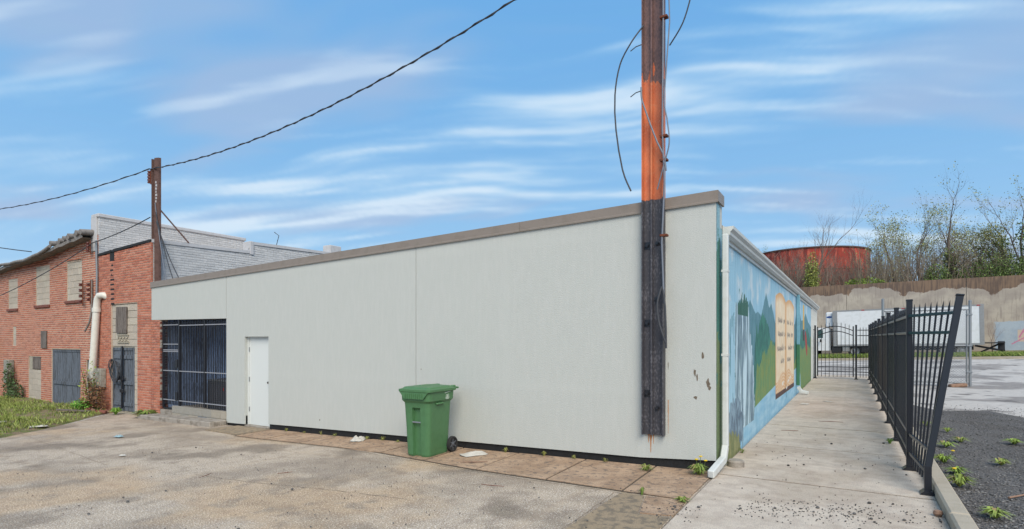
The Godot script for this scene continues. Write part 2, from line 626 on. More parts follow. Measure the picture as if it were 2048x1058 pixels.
	stroke(im, [Vector2(8.45, 1.35), Vector2(8.4, 1.0)], 0.012, ink, W, H)
	for f in [[7.6, 0.86], [8.5, 0.7], [8.9, 0.84], [9.4, 0.9]]:
		stroke(im, [Vector2(f[0], f[1]), Vector2(f[0] + 0.28, f[1] + 0.03)], 0.03, rgb(226, 222, 214), W, H)
	stroke(im, [Vector2(8.5, 0.78), Vector2(8.55, 0.5)], 0.025, rgb(60, 80, 60), W, H)
	return im

# ---------------------------------------------------------------- plants
var leaf_mesh := {}

func multimesh(called: String, mesh: Mesh, xf: Array, cols: Array, m: Material, parent: Node) -> MultiMeshInstance3D:
	var mm := MultiMesh.new()
	mm.transform_format = MultiMesh.TRANSFORM_3D
	mm.use_colors = true
	mm.mesh = mesh
	mm.instance_count = xf.size()
	for i in xf.size():
		mm.set_instance_transform(i, xf[i])
		mm.set_instance_color(i, cols[i])
	var o := MultiMeshInstance3D.new()
	o.multimesh = mm
	o.material_override = m
	if parent == self:
		o.name = numbered(called)
		add_child(o)
	else:
		o.name = called
		parent.add_child(o, true)
	return o

# many leaves joined into one mesh: places is a list of [transform, linear colour]
func leaves(called: String, places: Array, l: float, w: float, parent: Node) -> MeshInstance3D:
	var st := S()
	for q in places:
		var t: Transform3D = q[0]
		var a := t.origin
		var tip := t * Vector3(0, l, 0)
		tri(st, a, t * Vector3(w, l * 0.45, 0.12 * l), tip, q[1])
		tri(st, a, tip, t * Vector3(-w, l * 0.45, 0.12 * l), q[1])
	return obj(called, st, M.leaf, parent)

func leaf_shape(l: float, w: float) -> Mesh:
	var st := S()
	var a := Vector3.ZERO
	var t := Vector3(0, l, 0)
	var p := Vector3(w, l * 0.45, 0.12 * l)
	var q := Vector3(-w, l * 0.45, 0.12 * l)
	tri(st, a, p, t)
	tri(st, a, t, q)
	return st.commit()

func turned(at: Vector3, sc: float) -> Transform3D:
	return Transform3D(Basis.from_euler(Vector3(rr(-1.4, 1.4), rr(0, TAU), rr(-1.4, 1.4))).scaled(Vector3.ONE * sc), at)

# recursive limbs into st; tips collects where twigs end
func limb(st: SurfaceTool, twig: SurfaceTool, p: Vector3, d: Vector3, l: float, r: float, depth: int, tips: Array, spread: float, col: Color, split := 3, rise := 0.06) -> void:
	var pts := [p]
	var rad := [r]
	var q := p
	var dd := d
	var n := 4
	for i in n:
		dd = (dd + Vector3(rr(-1, 1), rr(-0.6, 1.0) * 0.8 + rise, rr(-1, 1)) * 0.16).normalized()
		q += dd * l / n
		pts.append(q)
		rad.append(r * (1.0 - 0.42 * (i + 1) / n))
	tube(st if depth > 1 else twig, pts, rad, 5 if depth > 1 else 3, col, false)
	if depth <= 0:
		tips.append(q)
		tips.append(pts[2])
		return
	for k in split:
		var i: int = n if k == 0 else 1 + rng.randi() % n
		var side := Vector3(rr(-1, 1), rr(-0.3, 0.7), rr(-1, 1)).normalized()
		var nd := (dd + side * spread * (0.5 if k == 0 else 1.0)).normalized()
		limb(st, twig, pts[i], nd, l * rr(0.55, 0.82), rad[i] * (0.8 if k == 0 else 0.6), depth - 1, tips, spread, col, split, rise)

func tree(called: String, label: String, at: Vector3, h: float, r: float, spread: float, leafage: int, leafcol: Color, bark: Color, depth := 4, split := 3, ivy := 0.0, lean := Vector3.ZERO, group := "trees growing above the retaining wall", stems := 1) -> Node3D:
	var t := thing(called, label, "tree", at, 0.0, group)
	var st := S()
	var tw := S()
	var tips := []
	for k in stems:
		var d := (Vector3(0, 1, 0) + lean + (Vector3(rr(-0.4, 0.4), 0, rr(-0.4, 0.4)) if stems > 1 else Vector3.ZERO)).normalized()
		limb(st, tw, Vector3(rr(-0.2, 0.2), -0.3, rr(-0.2, 0.2)) if stems > 1 else Vector3(0, -0.3, 0), d, h * 0.36, r, depth, tips, spread, bark, split)
	obj("trunk", st, M.bark, t)
	var cr := obj("crown", tw, M.bark, t)
	if leafage > 0:
		var xf := []
		for i in int(leafage * 1.5):
			var p: Vector3 = tips[rng.randi() % tips.size()] + Vector3(rr(-1, 1), rr(-1, 1), rr(-1, 1)) * 0.35
			xf.append([turned(p, rr(0.7, 1.4)), leafcol * rr(0.6, 1.3)])
		leaves("foliage", xf, 0.13, 0.045, cr)
	if ivy > 0.0:
		ivy_on(t, ivy, 0.9, int(ivy * 260), rgb(92, 114, 58))
	return t

func ivy_on(t: Node3D, h: float, w: float, n: int, c: Color) -> void:
	var xf := []
	var nz := FastNoiseLite.new()
	nz.seed = rng.randi() % 1000
	nz.frequency = 0.6
	var clumps := []
	for i in int(h * 3.0) + 3:
		var y := pow(rng.randf(), 1.3) * h
		clumps.append(Vector3(rng.randfn(0, 0.28) * (1.6 - y / h), y, rng.randfn(0, 0.28)))
	var tint := [c, c.lerp(rgb(150, 160, 84), 0.5), c.lerp(rgb(60, 74, 44), 0.5)]
	for i in n:
		var k: Vector3 = clumps[rng.randi() % clumps.size()]
		var p := Vector3(rng.randfn(0, 0.34), rng.randfn(0, 0.42), rng.randfn(0, 0.34)) * w
		xf.append([turned(k + p, rr(0.8, 1.7)), tint[rng.randi() % 3].srgb_to_linear() * rr(0.6, 1.5)])
	leaves("ivy", xf, 0.16, 0.055, t)

func bush(called: String, label: String, category: String, at: Vector3, sz: Vector3, n: int, c: Color, big: bool, group := "", stems := 6) -> Node3D:
	var t := thing(called, label, category, at, 0.0, group)
	var st := S()
	for i in stems:
		var e := Vector3(rr(-0.7, 0.7) * sz.x, rr(0.6, 1.0) * sz.y, rr(-0.7, 0.7) * sz.z)
		tube(st, [Vector3(e.x * 0.15, -0.03, e.z * 0.15), Vector3(e.x * 0.5, e.y * 0.55, e.z * 0.4), e], [0.012 * sz.y + 0.002, 0.008 * sz.y + 0.002, 0.003], 4, Color(0.09, 0.07, 0.045), false)
	obj("stem", st, M.bark, t)
	var xf := []
	for i in n:
		var p := Vector3(rr(-1, 1), rr(0, 1), rr(-1, 1))
		p = p.normalized() * pow(rng.randf(), 0.45)
		xf.append([turned(Vector3(p.x * sz.x, absf(p.y) * sz.y, p.z * sz.z), rr(0.6, 1.4)), c.srgb_to_linear() * rr(0.5, 1.6)])
	leaves("foliage", xf, 0.16 if big else 0.07, 0.055 if big else 0.022, t)
	return t

# rosette weed with toothed upright leaves; flowers = yellow dandelion heads
func weed(label: String, at: Vector2, r: float, h: float, n: int, c: Color, flowers: int, group := "") -> Node3D:
	var t := thing("dandelion" if flowers > 0 else "weed", label, "weed", Vector3(at.x, G(at.x, at.y), at.y), 0.0, group)
	var st := S()
	var slim := rr(0.6, 1.4)
	var hue := c.lerp(rgb(150, 150, 84), rr(0.0, 0.45))
	for i in int(n * rr(1.0, 2.2)):
		var a := rr(0, TAU)
		var d := Vector3(cos(a), 0, sin(a))
		var sd := Vector3(-d.z, 0, d.x) * r * rr(0.03, 0.085) * slim
		var hh := h * rr(0.5, 1.0)
		var rl := r * rr(0.55, 1.0)
		var col := hue.srgb_to_linear() * rr(0.6, 1.4) if rng.randf() > 0.1 else Color(0.3, 0.22, 0.1)
		var p0 := d * 0.01
		var p1 := d * rl * 0.45 + Vector3(0, hh, 0)
		var p2 := d * rl + Vector3(0, hh * rr(0.4, 0.9), 0)
		quad(st, p0 - sd * 0.4, p1 - sd, p1 + sd, p0 + sd * 0.4, col)
		tri(st, p1 - sd, p2, p1 + sd, col)
	obj("leaves", st, M.leaf, t)
	for i in flowers:
		var p := Vector3(rr(-0.5, 0.5) * r, h * rr(1.1, 1.6), rr(-0.5, 0.5) * r)
		var fs := S()
		tube(fs, [Vector3(p.x * 0.2, 0, p.z * 0.2), p], 0.003, 4, Color(0.1, 0.16, 0.04), false)
		lathe(fs, [[0.0, 0.0], [0.02, 0.004], [0.024, 0.012], [0.012, 0.018], [0.0, 0.02]], p, 8, Basis.IDENTITY, Color(0.8, 0.55, 0.02))
		obj("flower", fs, M.leaf, t)
	return t

# ---------------------------------------------------------------- materials
func make_materials() -> void:
	var mottle := tex(paint(512, Color(0.95, 0.95, 0.95), [[6, 5, 1, Color(0.90, 0.90, 0.89), 0.4, 0.8, 0.8], [60, 3, 2, Color(1, 1, 1), 0.5, 0.85, 0.5], [160, 1, 3, Color(0.86, 0.855, 0.85), 0.65, 0.95, 0.5]]))
	var worn := tex(paint(512, Color(0.9, 0.9, 0.9), [[5, 5, 4, Color(0.70, 0.68, 0.66), 0.45, 0.8, 0.8], [30, 4, 5, Color(1, 1, 1), 0.5, 0.8, 0.7], [120, 2, 6, Color(0.62, 0.60, 0.58), 0.66, 0.85, 0.6]]))
	var grain := tex(paint(512, Color(0.86, 0.86, 0.86), [[8, 4, 7, Color(0.6, 0.58, 0.56), 0.45, 0.75, 0.9, 1, 8], [40, 3, 8, Color(1, 1, 1), 0.5, 0.8, 0.6, 1, 8], [90, 2, 9, Color(0.45, 0.43, 0.42), 0.62, 0.8, 0.8, 1, 16]]))
	var bump := relief(512, 90, 3, 10, 6.0)
	var lines := tex(paint(512, Color(0.96, 0.965, 0.96), [[100, 2, 12, Color(0.94, 0.945, 0.94), 0.45, 0.8, 0.6, 1, 16], [24, 4, 14, Color(0.985, 0.985, 0.98), 0.4, 0.9, 0.5, 1, 8], [200, 1, 15, Color(0.86, 0.86, 0.85), 0.75, 0.95, 0.6]]))
	var fine_relief := relief(512, 180, 2, 16, 5.0)
	M.mottle = mottle
	# ground
	var c_f := tex(paint(768, rgb(186, 171, 153), [[8, 5, 20, rgb(168, 153, 138), 0.4, 0.7, 0.8], [150, 2, 21, rgb(134, 122, 111), 0.52, 0.72, 0.8], [110, 1, 22, rgb(232, 226, 216), 0.70, 0.80, 0.9], [240, 1, 23, rgb(110, 102, 96), 0.72, 0.86, 0.8], [190, 1, 24, rgb(222, 212, 198), 0.68, 0.8, 0.8]]))
	var c_c := tex(paint(512, Color(1.0, 0.985, 0.965), [[4, 6, 26, Color(0.84, 0.82, 0.80), 0.45, 0.75, 0.8], [7, 6, 27, Color(0.72, 0.70, 0.68), 0.56, 0.82, 0.8], [3, 5, 28, Color(1.0, 0.93, 0.84), 0.5, 0.75, 0.8], [26, 5, 29, Color(0.8, 0.78, 0.76), 0.6, 0.85, 0.6]]))
	M.yard = ground_mat(c_f, 2.6, c_c, 14.0, 0.9, relief(512, 110, 3, 30, 5.0), 0.5)
	var w_f := tex(paint(512, rgb(203, 189, 173), [[9, 5, 31, rgb(190, 175, 160), 0.4, 0.7, 0.8], [200, 2, 32, rgb(150, 142, 134), 0.55, 0.8, 0.7], [300, 1, 33, rgb(92, 88, 84), 0.8, 0.9, 0.7]]))
	var w_c := tex(paint(512, Color(1, 1, 1), [[4, 6, 34, Color(0.92, 0.905, 0.89), 0.4, 0.75, 0.9], [9, 5, 35, Color(0.9, 0.89, 0.88), 0.6, 0.9, 0.6]]))
	M.walk = ground_mat(w_f, 2.2, w_c, 7.0, 0.88, fine_relief, 0.35)
	var s_f := tex(paint(512, rgb(184, 155, 128), [[7, 5, 36, rgb(164, 137, 113), 0.4, 0.7, 0.85], [120, 3, 37, rgb(138, 117, 98), 0.52, 0.75, 0.75], [200, 1, 38, rgb(190, 172, 150), 0.72, 0.85, 0.7], [20, 5, 39, rgb(110, 98, 88), 0.62, 0.8, 0.7]]))
	M.slab = ground_mat(s_f, 2.4, w_c, 3.3, 0.92, fine_relief, 0.5)
	M.patch = ground_mat(tex(paint(512, rgb(158, 139, 114), [[12, 5, 40, rgb(122, 110, 94), 0.4, 0.75, 0.9], [120, 2, 41, rgb(84, 78, 70), 0.62, 0.85, 0.7]])), 1.6, null, 1, 0.95, fine_relief, 0.6)
	var g_f := tex(paint(512, rgb(122, 117, 113), [[40, 3, 42, rgb(78, 76, 77), 0.45, 0.65, 0.9], [150, 2, 43, rgb(142, 138, 134), 0.6, 0.8, 0.8], [260, 1, 44, rgb(44, 43, 45), 0.66, 0.82, 0.8]]))
	M.gravel = ground_mat(g_f, 2.0, w_c, 5.0, 0.95, relief(512, 80, 2, 45, 10.0), 0.9)
	var a_f := tex(paint(512, rgb(196, 188, 180), [[10, 5, 46, rgb(182, 174, 167), 0.4, 0.7, 0.8], [220, 2, 47, rgb(150, 147, 146), 0.55, 0.8, 0.7], [260, 1, 48, rgb(190, 187, 184), 0.76, 0.88, 0.7]]))
	var a_c := tex(paint(512, Color(1, 1, 1), [[5, 6, 49, Color(0.72, 0.71, 0.71), 0.45, 0.7, 0.85], [12, 5, 50, Color(0.58, 0.57, 0.57), 0.68, 0.8, 0.85]]))
	M.asphalt = ground_mat(a_f, 3.0, a_c, 17.0, 0.85, fine_relief, 0.4)
	var d_f := tex(paint(512, rgb(140, 122, 96), [[8, 5, 51, rgb(112, 124, 62), 0.42, 0.6, 0.9], [40, 4, 52, rgb(140, 122, 98), 0.55, 0.75, 0.8], [120, 2, 53, rgb(70, 60, 48), 0.6, 0.8, 0.8]]))
	M.soil = ground_mat(d_f, 3.0, null, 1, 1.0, bump, 0.8)
	M.dirt = mat(rgb(84, 75, 64), 1.0)
	M.crack = mat(rgb(136, 122, 107), 1.0)
	M.hill = ground_mat(tex(paint(512, rgb(112, 100, 76), [[10, 5, 54, rgb(82, 94, 48), 0.4, 0.65, 0.9], [60, 3, 55, rgb(74, 62, 48), 0.55, 0.75, 0.9]])), 6.0, null, 1, 1.0, bump, 0.8)
	# buildings
	M.render = mat(rgb(193, 195, 192), 0.85, lines, 0.45, 0.0, fine_relief, 0.25)
	M.tar = mat(rgb(34, 34, 36), 0.75, worn, 0.8, 0.0, bump, 0.6)
	M.flash = mat(rgb(140, 129, 120), 0.5, mottle, 0.8)
	M.white_metal = mat(rgb(214, 217, 215), 0.4, mottle, 0.9)
	M.door = mat(rgb(206, 210, 209), 0.45)
	M.brass = mat(rgb(96, 88, 78), 0.35, null, 1, 0.8)
	M.roofing = mat(rgb(120, 118, 116), 0.9, worn, 0.5)
	M.mural = StandardMaterial3D.new()
	M.mural.albedo_texture = tex(mural_image())
	M.mural.roughness = 0.8
	M.mural.normal_enabled = true
	M.mural.normal_texture = fine_relief
	M.mural.normal_scale = 0.15
	M.mural.uv1_scale = Vector3(1.0, 1.0, 1)
	M.siding = mat(rgb(206, 210, 210), 0.5, mottle, 0.7)
	M.blue_wall = mat(rgb(156, 182, 224), 0.7, grain, 0.8)
	M.blue_pipe = mat(rgb(112, 164, 184), 0.6, mottle, 1.0)
	M.green_pipe = mat(rgb(58, 116, 84), 0.6, mottle, 1.0)
	M.mortar = mat(rgb(214, 190, 170), 0.95, mottle, 0.6, 0.0, bump, 0.5)
	M.white_mortar = mat(rgb(196, 196, 199), 0.9, mottle, 0.8)
	M.brick = mat(Color.WHITE, 0.9, mottle, 2.2, 0.0, bump, 0.5)
	M.brick.vertex_color_use_as_albedo = true
	M.block = mat(rgb(176, 168, 152), 0.95, mottle, 1.2, 0.0, bump, 0.5)
	M.sill = mat(rgb(136, 84, 72), 0.9, worn, 1.4)
	M.concrete = mat(rgb(172, 164, 154), 0.92, worn, 0.7, 0.0, bump, 0.4)
	M.kerb = mat(rgb(182, 170, 152), 0.92, mottle, 0.9, 0.0, bump, 0.4)
	M.old_wood = mat(rgb(132, 122, 116), 0.9, grain, 1.2)
	M.blue_wood = mat(rgb(112, 120, 132), 0.85, grain, 0.9)
	M.dark_gap = mat(rgb(112, 110, 108), 0.9)
	M.rubble = mat(rgb(160, 128, 108), 0.95, worn, 2.0)
	M.old_roof = mat(rgb(146, 141, 138), 0.9, worn, 1.0)
	# metal
	M.black_iron = mat(rgb(36, 38, 45), 0.3, mottle, 2.0)
	M.iron_green = mat(rgb(44, 64, 66), 0.4, mottle, 2.0)
	M.grille = mat(rgb(30, 32, 40), 0.5, mottle, 2.0)
	M.grey_rail = mat(rgb(150, 152, 160), 0.5, mottle, 2.0)
	M.ac_grey = mat(rgb(92, 94, 102), 0.5, mottle, 2.0)
	M.galv = mat(rgb(150, 154, 158), 0.42, mottle, 2.0, 0.5)
	M.cable = mat(rgb(58, 60, 66), 0.6)
	M.pale_cable = mat(rgb(112, 118, 130), 0.5)
	M.rust_brown = mat(rgb(104, 78, 72), 0.85, worn, 1.2, 0.0, bump, 0.4)
	M.rusty = mat(rgb(120, 66, 44), 0.9, worn, 3.0)
	M.rust_run = mat(rgb(190, 134, 92), 0.9, mottle, 6.0)
	M.chip = mat(rgb(128, 116, 102), 0.9, worn, 6.0)
	M.ceramic = mat(rgb(96, 52, 46), 0.4)
	M.pvc = mat(rgb(222, 220, 212), 0.45, mottle, 1.0)
	M.meter = mat(rgb(168, 166, 156), 0.6, worn, 1.2)
	# steel column, painted by height: tar black, bare rust, old brown paint
	var cw := 128
	var chh := 1024
	var nz := FastNoiseLite.new()
	nz.seed = 61; nz.frequency = 0.02; nz.fractal_octaves = 4
	var im := Image.create(cw, chh, false, Image.FORMAT_RGB8)
	for j in chh:
		var y := 8.4 * (1.0 - (j + 0.5) / chh)
		for i in cw:
			var n := nz.get_noise_2d(i * 1.2, j * 0.8)
			var f := nz.get_noise_2d(i * 9.0 + 300.0, j * 7.0)
			var c := rgb(208, 120, 78).lerp(rgb(182, 98, 64), clampf(0.5 + n * 1.2 + f * 0.4, 0, 1)).lerp(rgb(214, 168, 136), smoothstep(0.3, 0.55, f) * 0.5)
			if y < 3.62 + 0.01 * f:
				c = rgb(62, 61, 67).lerp(rgb(96, 94, 100), smoothstep(0.05, 0.5, f + n * 0.5))
			elif y > 5.25 + n * 0.5 + f * 0.12:
				c = rgb(116, 88, 84).lerp(rgb(88, 68, 68), clampf(0.5 + n + f, 0, 1))
			im.set_pixel(i, j, c)
	M.column = StandardMaterial3D.new()
	M.column.albedo_texture = tex(im)
	M.column.roughness = 0.55
	# bin, truck, tank, wall
	M.bin = mat(rgb(78, 122, 81), 0.48, mottle, 1.3)
	M.print = mat(rgb(206, 216, 206), 0.6)
	M.rubber = mat(rgb(40, 40, 42), 0.85, mottle, 3.0)
	M.hub = mat(rgb(92, 96, 104), 0.5, mottle, 3.0)
	M.truck_white = mat(rgb(226, 229, 232), 0.35, mottle, 0.4)
	M.alu = mat(rgb(158, 158, 158), 0.4, mottle, 1.0, 0.3)
	M.truck_black = mat(rgb(34, 35, 38), 0.6, mottle, 1.0)
	M.red_lamp = mat(rgb(170, 40, 36), 0.4)
	M.glass = mat(rgb(60, 84, 84), 0.08)
	M.badge = mat(rgb(42, 72, 132), 0.5)
	M.tank = ground_mat(tex(paint(512, rgb(156, 62, 50), [[9, 5, 70, rgb(112, 44, 42), 0.4, 0.65, 0.8, 1, 4], [16, 5, 71, rgb(92, 56, 52), 0.54, 0.8, 0.6, 1, 4], [22, 4, 72, rgb(192, 98, 80), 0.52, 0.75, 0.8, 1, 4], [60, 3, 73, rgb(112, 62, 54), 0.55, 0.8, 0.6]])), 16.0, null, 1, 0.9)
	# foliage
	M.leaf = StandardMaterial3D.new()
	M.leaf.vertex_color_use_as_albedo = true
	M.leaf.roughness = 0.7
	M.leaf.backlight_enabled = true
	M.leaf.backlight = Color(0.3, 0.33, 0.15)
	M.bark = StandardMaterial3D.new()
	M.bark.vertex_color_use_as_albedo = true
	M.bark.roughness = 0.95
	M.stone = StandardMaterial3D.new()
	M.stone.vertex_color_use_as_albedo = true
	M.stone.roughness = 0.9
	leaf_mesh.small = leaf_shape(0.16, 0.055)
	leaf_mesh.fine = leaf_shape(0.07, 0.022)
	leaf_mesh.blade = leaf_shape(0.13, 0.008)

# retaining wall paint: pale concrete, brown roller paint with a ragged lower edge, and tags near the right
func wall_image() -> Image:
	var w := 1024
	var h := 224
	var L := 34.0   # metres along, from x = -10
	var nz := FastNoiseLite.new()
	nz.seed = 81; nz.frequency = 1.0; nz.fractal_octaves = 4
	var data := PackedByteArray()
	data.resize(w * h * 3)
	var edge := [[0, 4.9], [8.0, 4.9], [8.6, 5.2], [9.3, 4.5], [10.0, 4.9], [11.0, 5.35], [12.2, 5.75], [13.4, 5.6], [14.2, 5.25], [15.0, 4.45], [15.6, 4.8], [16.3, 5.1], [17.2, 5.0], [17.9, 5.5], [18.6, 4.85], [19.4, 5.1], [20.2, 4.95], [20.6, 3.9], [20.9, 3.75], [21.4, 4.9], [22.3, 5.2], [23.0, 5.4], [23.5, 5.05], [24.0, 5.3], [24.6, 4.95], [26, 5.2], [28, 4.8], [31, 5.3], [34, 4.9]]
	for j in h:
		var y := 7.0 * (1.0 - (j + 0.5) / h)
		for i in w:
			var s := L * (i + 0.5) / w
			var n := nz.get_noise_2d(s * 0.5, y * 0.6)
			var st := nz.get_noise_2d(s * 6.0 + 50.0, y * 0.5)
			var f := nz.get_noise_2d(s * 12.0, y * 12.0)
			var c := rgb(178, 168, 154).lerp(rgb(156, 146, 136), clampf(0.45 + n * 1.5, 0, 1)).lerp(rgb(140, 130, 122), smoothstep(0.1, 0.5, st) * 0.6)
			if s > 20.9 + 0.25 * f and y < 3.3 + 0.2 * n:
				c = rgb(164, 176, 186).lerp(rgb(150, 164, 178), clampf(0.5 + n * 2.0, 0, 1))
				if s > 22.2 and s < 23.6 and y > 1.7 and y < 2.6:
					c = rgb(190, 172, 156)
				if s > 24.3 and s < 25.1 and y < 2.3:
					c = rgb(188, 176, 144)
			if y > 5.85 + (ramp(edge, s) - 5.0) * 0.55 + n * 0.5 + f * 0.1:
				c = rgb(126, 104, 86).lerp(rgb(98, 82, 72), clampf(0.5 + st * 1.6 + n, 0, 1))
			c = c.lerp(rgb(120, 112, 106), smoothstep(0.3, 0.6, f) * 0.3)
			var k := (j * w + i) * 3
			data[k] = int(c.r * 255)
			data[k + 1] = int(c.g * 255)
			data[k + 2] = int(c.b * 255)
	var im := Image.create_from_data(w, h, false, Image.FORMAT_RGB8, data)
	for q in [[[22.3, 2.0], [22.7, 2.9]], [[22.5, 2.4], [23.1, 2.7]], [[22.9, 1.9], [23.5, 2.9]], [[23.5, 2.3], [23.9, 2.7], [24.1, 2.2]], [[21.9, 1.5], [22.6, 2.0]], [[22.6, 1.8], [23.6, 1.85], [23.3, 1.3], [24.0, 1.2]], [[23.9, 2.6], [24.0, 3.0]]]:
		var pts := []
		for p in q:
			pts.append(Vector2(p[0], p[1]))
		stroke(im, pts, 0.035, rgb(186, 120, 146), L, 7.0)
	return im

# ---------------------------------------------------------------- scene
func _ready() -> void:
	rng.seed = 4711
	var cam := Camera3D.new()
	cam.name = "camera"
	add_child(cam)
	cam.position = EYE
	cam.rotation.y = deg_to_rad(31.9)
	cam.projection = Camera3D.PROJECTION_FRUSTUM
	cam.near = 0.1
	cam.far = 2000.0
	cam.size = 0.1 * 1058.0 / 1102.0
	cam.frustum_offset = Vector2(0, 0.1 * 154.0 / 1102.0)
	cam.current = true
	var env := Environment.new()
	env.background_mode = Environment.BG_SKY
	env.sky = make_sky(1.0 / 2.3)
	env.tonemap_mode = Environment.TONE_MAPPER_LINEAR
	env.tonemap_exposure = 2.45
	env.sdfgi_enabled = true
	env.ssao_enabled = true
	env.ssil_enabled = true
	var we := WorldEnvironment.new()
	we.name = "environment"
	we.environment = env
	add_child(we)
	var sun := DirectionalLight3D.new()
	sun.name = "sun"
	add_child(sun)
	sun.light_energy = 0.5
	sun.light_color = Color(1.0, 0.955, 0.88)
	sun.light_angular_distance = 40.0
	sun.shadow_enabled = true
	sun.look_at_from_position(Vector3(5.5, 8.0, 7.0), Vector3.ZERO)
	make_materials()
	build_ground()
	build_grey_building()
	build_grille()
	build_brick_buildings()
	build_columns()
	build_fences()
	build_street()
	build_trees()
	build_bin()
	build_small_things()

func build_ground() -> void:
	# one sheet out to the horizon
	var xs := span(-700, -100, 100) + span(-80, -30, 10) + span(-28, -9.01, 4) + [-9.0, -6.0, -3.0, 0.0] + span(2, 24, 2) + span(30, 100, 10) + span(150, 700, 110)
	var zs := span(-700, -100, 100) + span(-90, -60, 10) + span(-56, -20, 2) + span(-18, 14, 4) + span(20, 100, 10) + span(150, 700, 110)
	var st := S()
	grid_sheet(st, xs, zs, func(x, z): return G(x, z) - 0.02)
	setting("ground", st, M.asphalt)
	# tan concrete yard in front of the buildings, left of the walk
	st = S()
	sheet(st, [[-16.9, 0.02], [-16.0, 0.5], [-14.9, 1.6], [-13.6, 3.25], [-11.5, 6.0], [-9.0, 10.0], [-6.0, 14.0], [0.02, 14.0], [0.02, 0.02]].map(func(p): return Vector2(p[0], p[1])), 0.0)
	setting("concrete_yard", st, M.yard)
	# cracks and joints worn open in the yard
	var cracks := Node3D.new()
	cracks.name = "yard_cracks"
	add_child(cracks)
	cracks.set_meta("kind", "structure")
	for q in [[[-0.75, 1.46], [-1.6, 1.42], [-3.0, 1.3], [-4.4, 1.12], [-5.6, 0.93], [-9.2, 0.93]], [[-0.8, 1.5], [-0.78, 2.6], [-0.74, 4.4]], [[-6.4, 3.2], [-5.2, 3.1], [-4.0, 2.9], [-2.6, 2.75]], [[-13.9, 2.9], [-11.0, 3.2], [-8.0, 3.5]]]:
		var pts := []
		for i in q.size() - 1:
			for k in 8:
				var a := Vector2(q[i][0], q[i][1]).lerp(Vector2(q[i + 1][0], q[i + 1][1]), k / 8.0)
				pts.append(a + Vector2(rr(-1, 1), rr(-1, 1)) * 0.012)
		st = S()
		for i in pts.size() - 1:
			var d: Vector2 = (pts[i + 1] - pts[i]).normalized().orthogonal() * rr(0.002, 0.007)
			sheet(st, [pts[i] - d, pts[i] + d, pts[i + 1] + d, pts[i + 1] - d], 0.003)
		obj("crack", st, M.crack, cracks)
	# strip of brown paving slabs along the wall, each a piece
	var pave := Node3D.new()
	pave.name = "pavement"
	add_child(pave)
	pave.set_meta("kind", "structure")
	var out := [[-9.3, 0.86], [-5.4, 0.86], [-2.95, 1.24], [-0.74, 1.39], [0.0, 1.45]]
	var joints := [-9.25, -8.3, -7.25, -6.2, -5.1, -4.05, -2.97, -1.82, -0.78]
	for i in joints.size() - 1:
		var a: float = joints[i] + 0.015
		var b: float = joints[i + 1] - 0.015
		st = S()
		sheet(st, [Vector2(a, 0.015), Vector2(b, 0.015), Vector2(b + 0.04, ramp(out, b)), Vector2(a + 0.04, ramp(out, a))], 0.014 + rr(-0.004, 0.004), 0.06)
		obj("paving_slab", st, M.slab, pave)
	st = S()
	sheet(st, [Vector2(-0.765, 0.015), Vector2(-0.01, 0.015), Vector2(0.0, 1.45), Vector2(-0.73, 1.4)], 0.012, 0.06)
	obj("paving_slab", st, M.slab, pave)
	st = S()
	sheet(st, [Vector2(-0.44, 1.49), Vector2(0.0, 1.475), Vector2(0.02, 2.05), Vector2(-0.3, 2.1)], 0.012, 0.06)
	obj("paving_slab", st, M.slab, pave)
	st = S()
	sheet(st, [Vector2(-0.74, 1.44), Vector2(-0.46, 1.47), Vector2(-0.32, 2.12), Vector2(0.0, 2.1), Vector2(0.01, 3.6), Vector2(-0.75, 3.6)], 0.005, 0.03)
	obj("asphalt_patch", st, M.patch, pave)
	st = S()
	sheet(st, [Vector2(-10.5, 0.02), Vector2(-9.27, 0.02), Vector2(-9.27, 0.8), Vector2(-10.6, 0.72)], 0.02, 0.06)
	obj("door_apron", st, M.patch, pave)
	# pale concrete walk beside the mural, in bays
	var walk := Node3D.new()
	walk.name = "footpath"
	add_child(walk)
	walk.set_meta("kind", "structure")
	var zz := [5.3, 2.5, 0.1, -2.3, -4.6, -7.0, -9.4, -11.8, -14.2, -16.6, -19.0, -21.4]
	for i in zz.size() - 1:
		st = S()
		sheet(st, [Vector2(0.035, zz[i] - 0.02), Vector2(2.25, zz[i] - 0.02), Vector2(2.25, zz[i + 1] + 0.02), Vector2(0.035, zz[i + 1] + 0.02)], 0.01 + rr(-0.002, 0.002), 0.06)
		obj("concrete_bay", st, M.walk, walk)
	st = S()
	sheet(st, [Vector2(0.03, 5.3), Vector2(2.25, 5.3), Vector2(2.25, -21.4), Vector2(0.03, -21.4)], 0.004)
	sheet(st, [Vector2(-9.27, 0.015), Vector2(0.0, 0.015), Vector2(0.0, 1.45), Vector2(-0.74, 1.42), Vector2(-2.95, 1.26), Vector2(-5.4, 0.88), Vector2(-9.27, 0.88)], 0.007)
	setting("joint_bed", st, M.dirt)
	# kerb on the right of the walk
	var kerb := Node3D.new()
	kerb.name = "kerb"
	add_child(kerb)
	kerb.set_meta("kind", "structure")
	for i in 8:
		var z1 := 4.0 - i * 3.0
		var z0 := z1 - 2.99
		st = S()
		var c := Vector3(2.335, G(0, (z0 + z1) / 2) + 0.03, (z0 + z1) / 2)
		box(st, c, Vector3(0.16, 0.2, z1 - z0), 0.02, Basis(Vector3.RIGHT, 0.0073))
		obj("kerb_stone", st, M.kerb, kerb)
	# dark loose gravel right of the kerb
	st = S()
	var edge := []
	for p in [[2.42, 9.0], [9.0, 9.0], [16.0, 2.0], [13.0, -3.0], [9.5, -5.5], [7.6, -6.2], [6.0, -8.2], [4.9, -7.9], [4.2, -9.5], [3.2, -9.0], [2.42, -11.0]]:
		edge.append(Vector2(p[0], p[1]))
	sheet(st, edge, -0.014)
